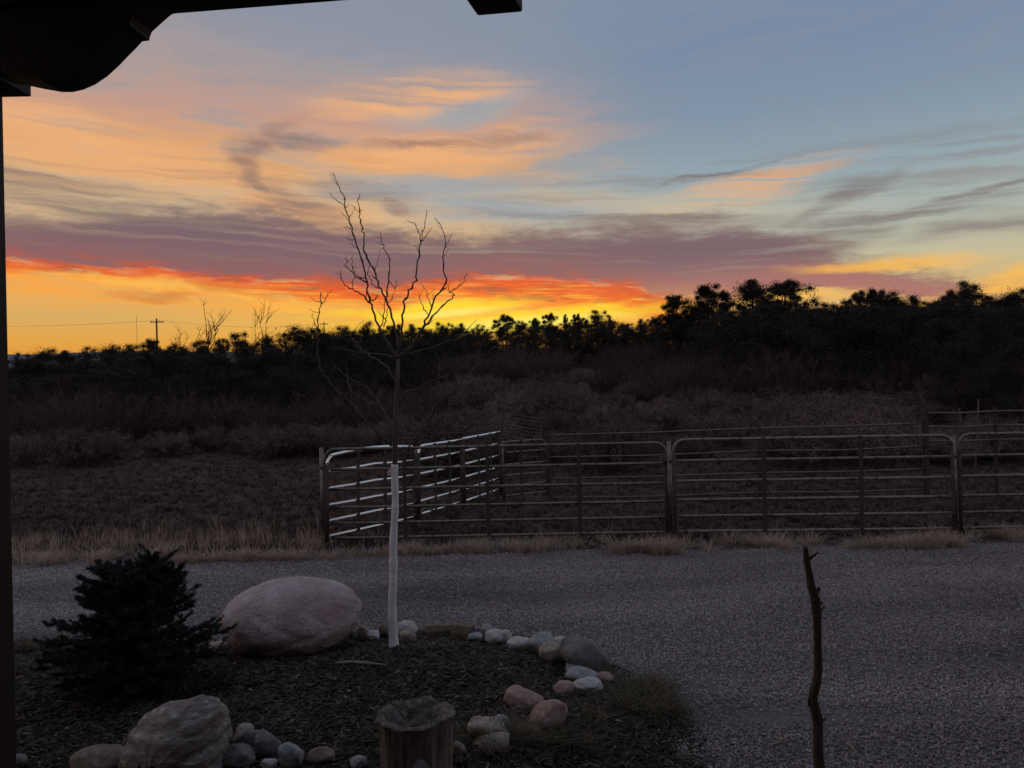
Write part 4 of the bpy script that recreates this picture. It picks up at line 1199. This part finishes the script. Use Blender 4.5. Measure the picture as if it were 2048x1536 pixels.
for i, (u, v, w, h, col, tilt, lab) in enumerate(ROCKS):
    zb = 0.03 if u > 1000 else 0.06
    p0 = onz(u, v + h * 0.55, zb); dd = p0.y + 0.0
    zb = bed_at(p0.x, p0.y + 0.05); p0 = onz(u, v + h * 0.52, zb); d = p0.y + 0.22 * w / F * p0.y
    W, H = w * d / F, h * d / F
    c = at(u, v, d); c.z = max(c.z, zb + 0.40 * max(H * 0.5, W * 0.24))
    me = rock_mesh(900 + i, W * 0.54, W * (0.42 if w > h * 1.2 else 0.5), max(H * 0.54, W * 0.24), 0.15, 4 + i % 4)
    o = link_mesh('stone', me, STONE_MATS[col], loc=c)
    o.rotation_euler = (math.radians(RNG.uniform(-6, 6)), math.radians(tilt), math.radians(RNG.uniform(-12, 12)))
    tag(o, lab, 'stone', 'stones edging the planting bed')

# two bits of split wood lying among the stones
material('split_wood', (0.22, 0.155, 0.105), 0.85, col2=(0.13, 0.09, 0.065), scale=6.0, stretch=(0.4, 4, 4), bump=0.006, bscale=20)
material('wood_end', (0.09, 0.06, 0.045), 0.9, col2=(0.14, 0.10, 0.075), scale=20.0)
for (u, v, w, h, lab, rz) in ((876, 1258, 52, 19, 'thin split log lying among the stones right of the wrapped trunk', 8), (926, 1260, 42, 27, 'thick chunk of split wood beside the thin split log', -20)):
    p = onz(u, v + h * 0.5, bed_at(*onz(u, v, 0.1).xy)); s = p.y / F
    o = empty('wood_chunk', p, math.radians(rz), label=lab, cat='firewood')
    m = MB(); L = w * s; Hh = h * s * 0.95; P = []
    prof = [(-.5, 0), (.5, 0), (.52, .5), (.2, 1.0), (-.25, .95), (-.52, .4)]
    for k in range(5):
        x = -L / 2 + L * k / 4
        P += [(x, a * Hh * 1.1 * (1 + .06 * math.sin(k * 2 + i)), b * Hh * (1 + .07 * math.cos(k * 1.7 + i))) for i, (a, b) in enumerate(prof)]
    fs = [(k * 6 + i, k * 6 + (i + 1) % 6, (k + 1) * 6 + (i + 1) % 6, (k + 1) * 6 + i) for k in range(4) for i in range(6)]
    m.add(P, fs); m.build('wood', MATS['split_wood'], o)
    for e in (0, 4):
        m = MB(); q = [Vector(P[e * 6 + i]) + Vector((0.002 if e else -0.002, 0, 0)) for i in range(6)]; m.add(q, [tuple(range(6)) if e else tuple(reversed(range(6)))]); m.build('cut_end', MATS['wood_end'], o)

# ================================================================== hollow stump
material('stump_wood', (0.22, 0.175, 0.152), 0.85, col2=(0.115, 0.09, 0.08), scale=9.0, stretch=(3.0, 3.0, 0.25), col3=(0.07, 0.052, 0.045), scale3=16.0, bump=0.014, bscale=14.0, spec=0.2)
material('stump_top', (0.17, 0.145, 0.135), 0.95, col2=(0.07, 0.058, 0.052), scale=9.0, col3=(0.26, 0.23, 0.215), scale3=30.0, bump=0.02, bscale=25.0)
d = 4.25; c = at(830, 1428, d); zb = 0.10
o = empty('stump', (c.x, c.y, zb), label='hollow weathered tree stump standing at the bottom of the bed', cat='stump')
Ht = c.z - zb; N = 72
def sr(a, t): return (0.195 + 0.018 * math.exp(-(1 - t) * 7) + 0.03 * math.exp(-t * 6)) * (1 + 0.05 * math.sin(2 * a + .6) + 0.035 * math.sin(5 * a + 1) + 0.02 * math.sin(11 * a + t) + 0.05 * mnoise.noise((math.cos(a) * 3, math.sin(a) * 3, t * 1.2)))
def rim(a): return Ht + 0.022 * mnoise.noise((math.cos(a) * 2.5, math.sin(a) * 2.5, 5)) + 0.008 * mnoise.noise((math.cos(a) * 11, math.sin(a) * 11, 2))
m = MB(); K = 26; vs = []
for k in range(K):
    t = k / (K - 1)
    for j in range(N):
        a = 2 * math.pi * j / N; r = sr(a, t) * (1 - 0.045 * smooth01(mnoise.noise((math.cos(a) * 9, math.sin(a) * 9, t * .8)) * 3))
        vs.append((r * math.cos(a), r * math.sin(a), -0.05 + t * (rim(a) + 0.05)))
m.add(vs, [(k * N + j, k * N + (j + 1) % N, (k + 1) * N + (j + 1) % N, (k + 1) * N + j) for k in range(K - 1) for j in range(N)])
m.build('body', MATS['stump_wood'], o, smooth=True)
m = MB(); vs = []; prof = [(1.0, 0), (0.93, 0.012), (0.82, 0.004), (0.72, -0.015), (0.64, -0.05), (0.5, -0.075), (0.3, -0.08), (0.02, -0.07)]
for k, (q, dz) in enumerate(prof):
    for j in range(N):
        a = 2 * math.pi * j / N; r = sr(a, 1) * q
        jag = 0.011 * mnoise.noise((math.cos(a) * q * 9, math.sin(a) * q * 16, 7)) * (1 if 0 < k else 0)
        vs.append((r * math.cos(a), r * math.sin(a), rim(a) + dz + jag))
m.add(vs, [(k * N + j, k * N + (j + 1) % N, (k + 1) * N + (j + 1) % N, (k + 1) * N + j) for k in range(len(prof) - 1) for j in range(N)])
m.build('hollow_top', MATS['stump_top'], o, smooth=True)
# knot hole, paler heartwood showing low on the front
m = MB(); vs = [(0.05, -sr(-1.35, .45) - 0.004, Ht * 0.42)]
for j in range(20):
    a = 2 * math.pi * j / 20; x = 0.05 + 0.045 * math.cos(a) * (1 + .2 * math.sin(3 * a)); z = Ht * 0.42 + 0.095 * math.sin(a)
    aa = math.atan2(-0.2, x); vs.append((x, -math.sqrt(max(0, (sr(aa, z / Ht) * 1.0) ** 2 - x * x)) - 0.003, z))
m.add(vs, [(0, 1 + j, 1 + (j + 1) % 20) for j in range(20)]); m.build('bare_patch', STONE_MATS['grey'], o)
for (x0, z0, x1, z1, y0) in ((-0.06, Ht - .04, -0.20, Ht + 0.16, 0.02), (-0.10, Ht - .03, -0.30, Ht + 0.14, 0.1)):
    m = MB(); m.tube([(x0, y0, z0), ((x0 + x1) / 2, y0 + .02, (z0 + z1) / 2 + .01), (x1, y0 + .05, z1)], [0.004, 0.003, 0.0015], n=5)
    tag(m.build('twig', MATS['mulch'], None, loc=(c.x, c.y, zb)), 'thin twig poking out of the hollow stump', 'twig', 'twigs in the stump')

# ================================================================== upright stick
material('stick_bark', (0.085, 0.056, 0.042), 0.85, col2=(0.055, 0.037, 0.030), scale=12.0, stretch=(1, 1, 0.35), bump=0.008, bscale=40, spec=0.25)
d = 4.4; k3 = 648 / 2048
ST = [(663, 105, 15), (672, 180, 20), (690, 270, 22), (705, 360, 26), (728, 430, 31), (738, 520, 28), (742, 640, 25), (745, 760, 25), (748, 880, 26), (738, 960, 28), (714, 1050, 27), (724, 1120, 30), (745, 1200, 32), (747, 1300, 30), (745, 1400, 31), (756, 1500, 34), (764, 1640, 36)]
g = at(1400 + 764 * k3, 1060 + 1640 * k3, d); org = Vector((g.x, g.y, 0.0))
o = empty('wooden_stake', org, label='crooked forked stick standing upright in the gravel at right', cat='stick')
def sp_(x, y): return at(1400 + x * k3, 1060 + y * k3, d) - org
P, Rr = [], []
for (x, y, r), (x2, y2, r2) in zip(ST, ST[1:]):
    for j in range(5):
        t = j / 5; q = sp_(x + (x2 - x) * t, y + (y2 - y) * t); w = (r + (r2 - r) * t) * k3 * d / F
        P.append(q + Vector((0.002 * mnoise.noise(q * 9), 0.003 * mnoise.noise(q * 7 + Vector((3, 3, 3))), 0))); Rr.append(w * (1 + 0.10 * mnoise.noise(q * 22)))
P.append(sp_(*ST[-1][:2])); Rr.append(ST[-1][2] * k3 * d / F)
P.append(Vector((P[-1].x, P[-1].y, -0.1))); Rr.append(Rr[-1])
m = MB(); m.tube(P, Rr, n=12); m.build('stem', MATS['stick_bark'], o, smooth=True)
for pts, r0, r1 in (([(685, 190), (708, 168), (730, 155), (752, 138)], 11, 5), ([(715, 400), (748, 385), (752, 362)], 16, 9), ([(740, 470), (768, 462), (780, 458)], 8, 5), ([(745, 520), (768, 505), (790, 480)], 9, 5),
                    ([(690, 1110), (686, 1060)], 10, 6), ([(745, 1210), (775, 1205), (798, 1188)], 10, 5), ([(670, 160), (655, 200)], 8, 5)):
    m = MB(); m.tube([sp_(*q) for q in pts], list(np.linspace(r0, r1, len(pts)) * k3 * d / F), n=7); m.build('stub', MATS['stick_bark'], o, smooth=True)

# ================================================================== dwarf conifer
material('conifer_needles', (0.028, 0.036, 0.034), 0.7, col2=(0.048, 0.060, 0.058), scale=5.0, spec=0.25)
cb = onz(262, 1385, 0.17); cz = bed_at(cb.x, cb.y)
con = empty('conifer_shrub', (cb.x, cb.y, cz - 0.02), label='dark dwarf conifer with layered branches beside the porch post', cat='shrub')
Hc = at(296, 1128, cb.y).z - cz
rg = np.random.default_rng(77); rc_ = random.Random(77)
m = MB(); m.tube([(0, 0, -0.05), (0.02, 0, Hc * .5), (0.10, 0, Hc * .9)], [0.035, 0.025, 0.008], n=8); m.build('trunk', MATS['bark_dark'], con)
NV, NF = [], []; cnt = 0
def needles(p, q, n, ln):
    """needles all round the twig p-q"""
    global cnt
    t = rg.random((n, 1)); c = p + (q - p) * t; ax = (q - p) / (np.linalg.norm(q - p) + 1e-9)
    d = rg.normal(0, 1, (n, 3)); d -= (d @ ax)[:, None] * ax; d /= np.linalg.norm(d, axis=1, keepdims=True) + 1e-9
    d = d + ax * 0.7 + np.array([0, 0, 0.25]); d /= np.linalg.norm(d, axis=1, keepdims=True)
    s = np.cross(d, rg.normal(0, 1, (n, 3))); s /= np.linalg.norm(s, axis=1, keepdims=True) + 1e-9
    l = ln * rg.uniform(.7, 1.25, (n, 1))
    NV.append(np.stack([c - s * 0.0022, c + s * 0.0022, c + d * l], axis=1).reshape(-1, 3)); NF.append(np.arange(n * 3).reshape(-1, 3) + cnt); cnt += n * 3
wood = MB()
def bough(b, az, up, L, droop):
    d = np.array([math.cos(az), math.sin(az), up]); d /= np.linalg.norm(d)
    P = []; K = 7
    for k in range(K):
        t = k / (K - 1); P.append(np.array(b) + d * L * t + np.array([0, 0, -droop * L * t * t + 0.10 * L * max(0, t - .6)]) + rg.normal(0, .006, 3))
    wood.tube([tuple(p) for p in P], [0.010 * (1 - .12 * k) for k in range(K)], n=4)
    side = np.array([-math.sin(az), math.cos(az), 0])
    for k in range(1, K):
        for s in (-1, 1):
            for rep in range(2):
                l = (0.10 + 0.12 * L) * (1 - 0.45 * k / K) * rg.uniform(.6, 1.2)
                st = P[k - 1] + (P[k] - P[k - 1]) * rg.random()
                e = st + (side * s * rg.uniform(.6, 1.0) + d * rg.uniform(.3, .9) + np.array([0, 0, rg.uniform(-.15, .35)])) * l
                needles(st, e, int(90 + 560 * l), 0.028)
                for _ in range(2):
                    m0 = st + (e - st) * rg.uniform(.3, .9); e2 = m0 + (side * s * rg.uniform(-.2, .9) + d * rg.uniform(.3, 1.0) + np.array([0, 0, rg.uniform(-.1, .4)])) * l * .5
                    needles(m0, e2, int(30 + 260 * l), 0.024)
        needles(P[k - 1], P[k], 60, 0.026)
nb = 78
for i in range(nb):
    t = (i + .5) / nb; z = 0.04 + (Hc - 0.14) * t ** 1.15
    f = z / Hc
    L = 0.54 * (1 - f) ** 0.62 + 0.10
    if f < 0.25: L *= 1.12
    L *= rc_.uniform(0.58, 1.2)
    bough((0.05 * f, 0, z), i * 2.39996 + rc_.uniform(-.3, .3), 0.22 + 0.5 * f, L, 0.25 * (1 - f))
for (x, z0, L, az, up) in ((0.10, Hc - .16, .20, 1.2, 2.5), (0.20, Hc - .22, .22, 0.2, 0.7), (0.05, Hc - .2, .16, 2.4, 1.5), (0.24, Hc - .20, .16, -.6, 0.6), (-0.1, Hc - .26, .16, 3.0, .8), (-.12, Hc - .3, .14, 2.2, 2.0), (0.12, Hc - .18, .16, 4.4, 1.8), (.26, Hc - .16, .14, 1.2, .9)):
    bough((x, 0, z0), az, up, L, 0.0)
wood.build('branches', MATS['bark_dark'], con)
me = np_mesh('needles', np.concatenate(NV), np.concatenate(NF)); tag(link_mesh('foliage', me, MATS['conifer_needles'], con), kind='stuff')

# a few loose sticks on the ground
for (pts, r, mt, lab) in (
    ([(672, 1378), (700, 1375), (740, 1378), (772, 1384)], 0.014, 'mulch_pale', 'grey weathered branch lying on the mulch above the stump'),
    ([(975, 1405), (1000, 1385), (1030, 1368)], 0.005, 'mulch_pale', 'thin pale twig lying left of the blocky tan stone'),
    ([(1528, 1508), (1552, 1498), (1576, 1484)], 0.006, 'straw', 'pale stick lying on gravel left of the upright stick'),
    ([(1694, 1494), (1706, 1507), (1716, 1524)], 0.006, 'straw', 'pale straw bit lying on gravel right of the upright stick'),
    ([(1488, 1516), (1500, 1519), (1503, 1532)], 0.005, 'straw', 'curled pale straw at the bottom edge, left of upright stick')):
    P = [onz(u, v, 0.0) for u, v in pts]; m = MB(); m.tube([(p.x, p.y, (bed_at(p.x, p.y) if p.x < 1 else 0.022) + r * 0.8 + 0.012) for p in P], [r * .7, r] + [r * .8] * (len(P) - 3) + [r * .4], n=6)
    tag(m.build('stick', MATS[mt], smooth=True), lab, 'stick')

# ================================================================== porch the picture is taken from
material('porch_wood', (0.026, 0.014, 0.010), 0.65, col2=(0.018, 0.010, 0.008), scale=5.0, stretch=(8, 8, 0.5), bump=0.003, bscale=12, spec=0.35)
HU = 1.30                                                                          # underside of the beam above the eye
b0, b1 = onz(355, 27, CAM_Z + HU), onz(700, 0, CAM_Z + HU)
dx = (b1 - b0); yaw = math.atan2(dx.y, dx.x)
RX = Vector((math.cos(yaw), math.sin(yaw), 0)); RY = Vector((-RX.y, RX.x, 0)); MR = Matrix.Rotation(yaw, 3, 'Z')
px = ray(20, 788).x * 2.76
porch = empty('porch', (px - 0.09, 2.62 + 0.08, 0), label='dark timber porch post, bracket and beam framing the left and top', cat='porch')
PO = Vector(porch.location)
def pt(p): return Vector(p) - PO
m = MB(); m.box(pt((px - 0.09, 2.68, (CAM_Z + HU) / 2)), (0.18, 0.16, CAM_Z + HU)); m.build('post', MATS['porch_wood'], porch)
cb0 = at(62, 193, 2.79)
m = MB(); zc = CAM_Z + HU - 0.006; m.box(pt((cb0.x - 0.15, 2.68, (cb0.z + zc) / 2)), (0.30, 0.22, zc - cb0.z)); m.build('capital', MATS['porch_wood'], porch)
bev = porch.children[-1].modifiers.new('bevel', 'BEVEL'); bev.width = 0.008; bev.segments = 2
# beam
mid = b0 + RX * 1.9 - RY * 0.076
m = MB(); m.box(pt((mid.x, mid.y, CAM_Z + HU + 0.15)), (6.4, 0.15, 0.30), MR); m.build('beam', MATS['porch_wood'], porch)
# curved bracket in the plane of the beam
BR = [(30, 170), (62, 174), (95, 181), (130, 187), (150, 187), (172, 182), (195, 172), (220, 155), (243, 134), (262, 114), (278, 98), (289, 86), (303, 84.5), (304, 77), (308, 67), (330, 47), (345, 34), (356, 27)]
fr_ = []
for (u, v) in BR:
    r = ray(u, v); C0 = Vector((0, 0, CAM_Z)); t = (b0 - C0).dot(RY) / r.dot(RY)
    fr_.append(C0 + r * t)
fr_ += [b0 + RX * 0.0 + Vector((0, 0, -0.003)), Vector((fr_[0].x, (b0 + RX * ((fr_[0] - b0).dot(RX))).y, CAM_Z + HU - 0.003))]
fr_.pop(-3)
n = len(fr_); m = MB()
T0, T1_ = RY * -0.125, RY * -0.012
m.add([pt(p + T0) for p in fr_] + [pt(p + T1_) for p in fr_], [tuple(range(n)), tuple(reversed(range(n, 2 * n)))] + [(i, i + n, (i + 1) % n + n, (i + 1) % n) for i in range(n)])
m.build('bracket', MATS['porch_wood'], porch)
bev = porch.children[-1].modifiers.new('bevel', 'BEVEL'); bev.width = 0.006; bev.segments = 2
# rafter tail
q0, q1, q2, q3 = (onz(u, v, CAM_Z + HU) for u, v in ((955, 33), (1046, 25), (1033, 0), (930, 0)))
axis = ((q0 - q3) + (q1 - q2)).normalized()
q2 = q1 - axis * 2.6; q3 = q0 - axis * 2.6
up_ = Vector((0, 0, 0.16)); m = MB(); Q = [q0, q1, q2, q3]
m.add([pt(p) for p in Q] + [pt(p + up_) for p in Q], [(0, 1, 2, 3), (7, 6, 5, 4), (0, 4, 5, 1), (1, 5, 6, 2), (2, 6, 7, 3), (3, 7, 4, 0)])
m.build('rafter', MATS['porch_wood'], porch)
bev = porch.children[-1].modifiers.new('bevel', 'BEVEL'); bev.width = 0.008; bev.segments = 2
# roof boards above
for k in range(9):
    y = -1.6 + k * 0.50
    m = MB(); m.box(pt((1.0, y, CAM_Z + HU + 0.335)), (7.5, 0.49, 0.03)); m.build('roof_board', MATS['porch_wood'], porch)

# unseen house behind; its log wall is added to darken faces turned this way
material('house_log', (0.11, 0.068, 0.042), 0.8, col2=(0.075, 0.045, 0.028), scale=4.0, stretch=(0.5, 6, 6), spec=0.3)
house = empty('house', (1.0, -1.9, 0), label='unseen log house wall added behind the porch to shade the yard', cat='house')
for k in range(18):
    m = MB(); m.tube([(-8.0, 0, 0.14 + k * 0.27), (8.0, 0, 0.14 + k * 0.27)], 0.145, n=10); m.build('log', MATS['house_log'], house, smooth=True)
m = MB(); m.box((0, 0.25, 0.74), (7.0, 4.2, 0.06)); m.build('porch_floor', MATS['porch_wood'], house)
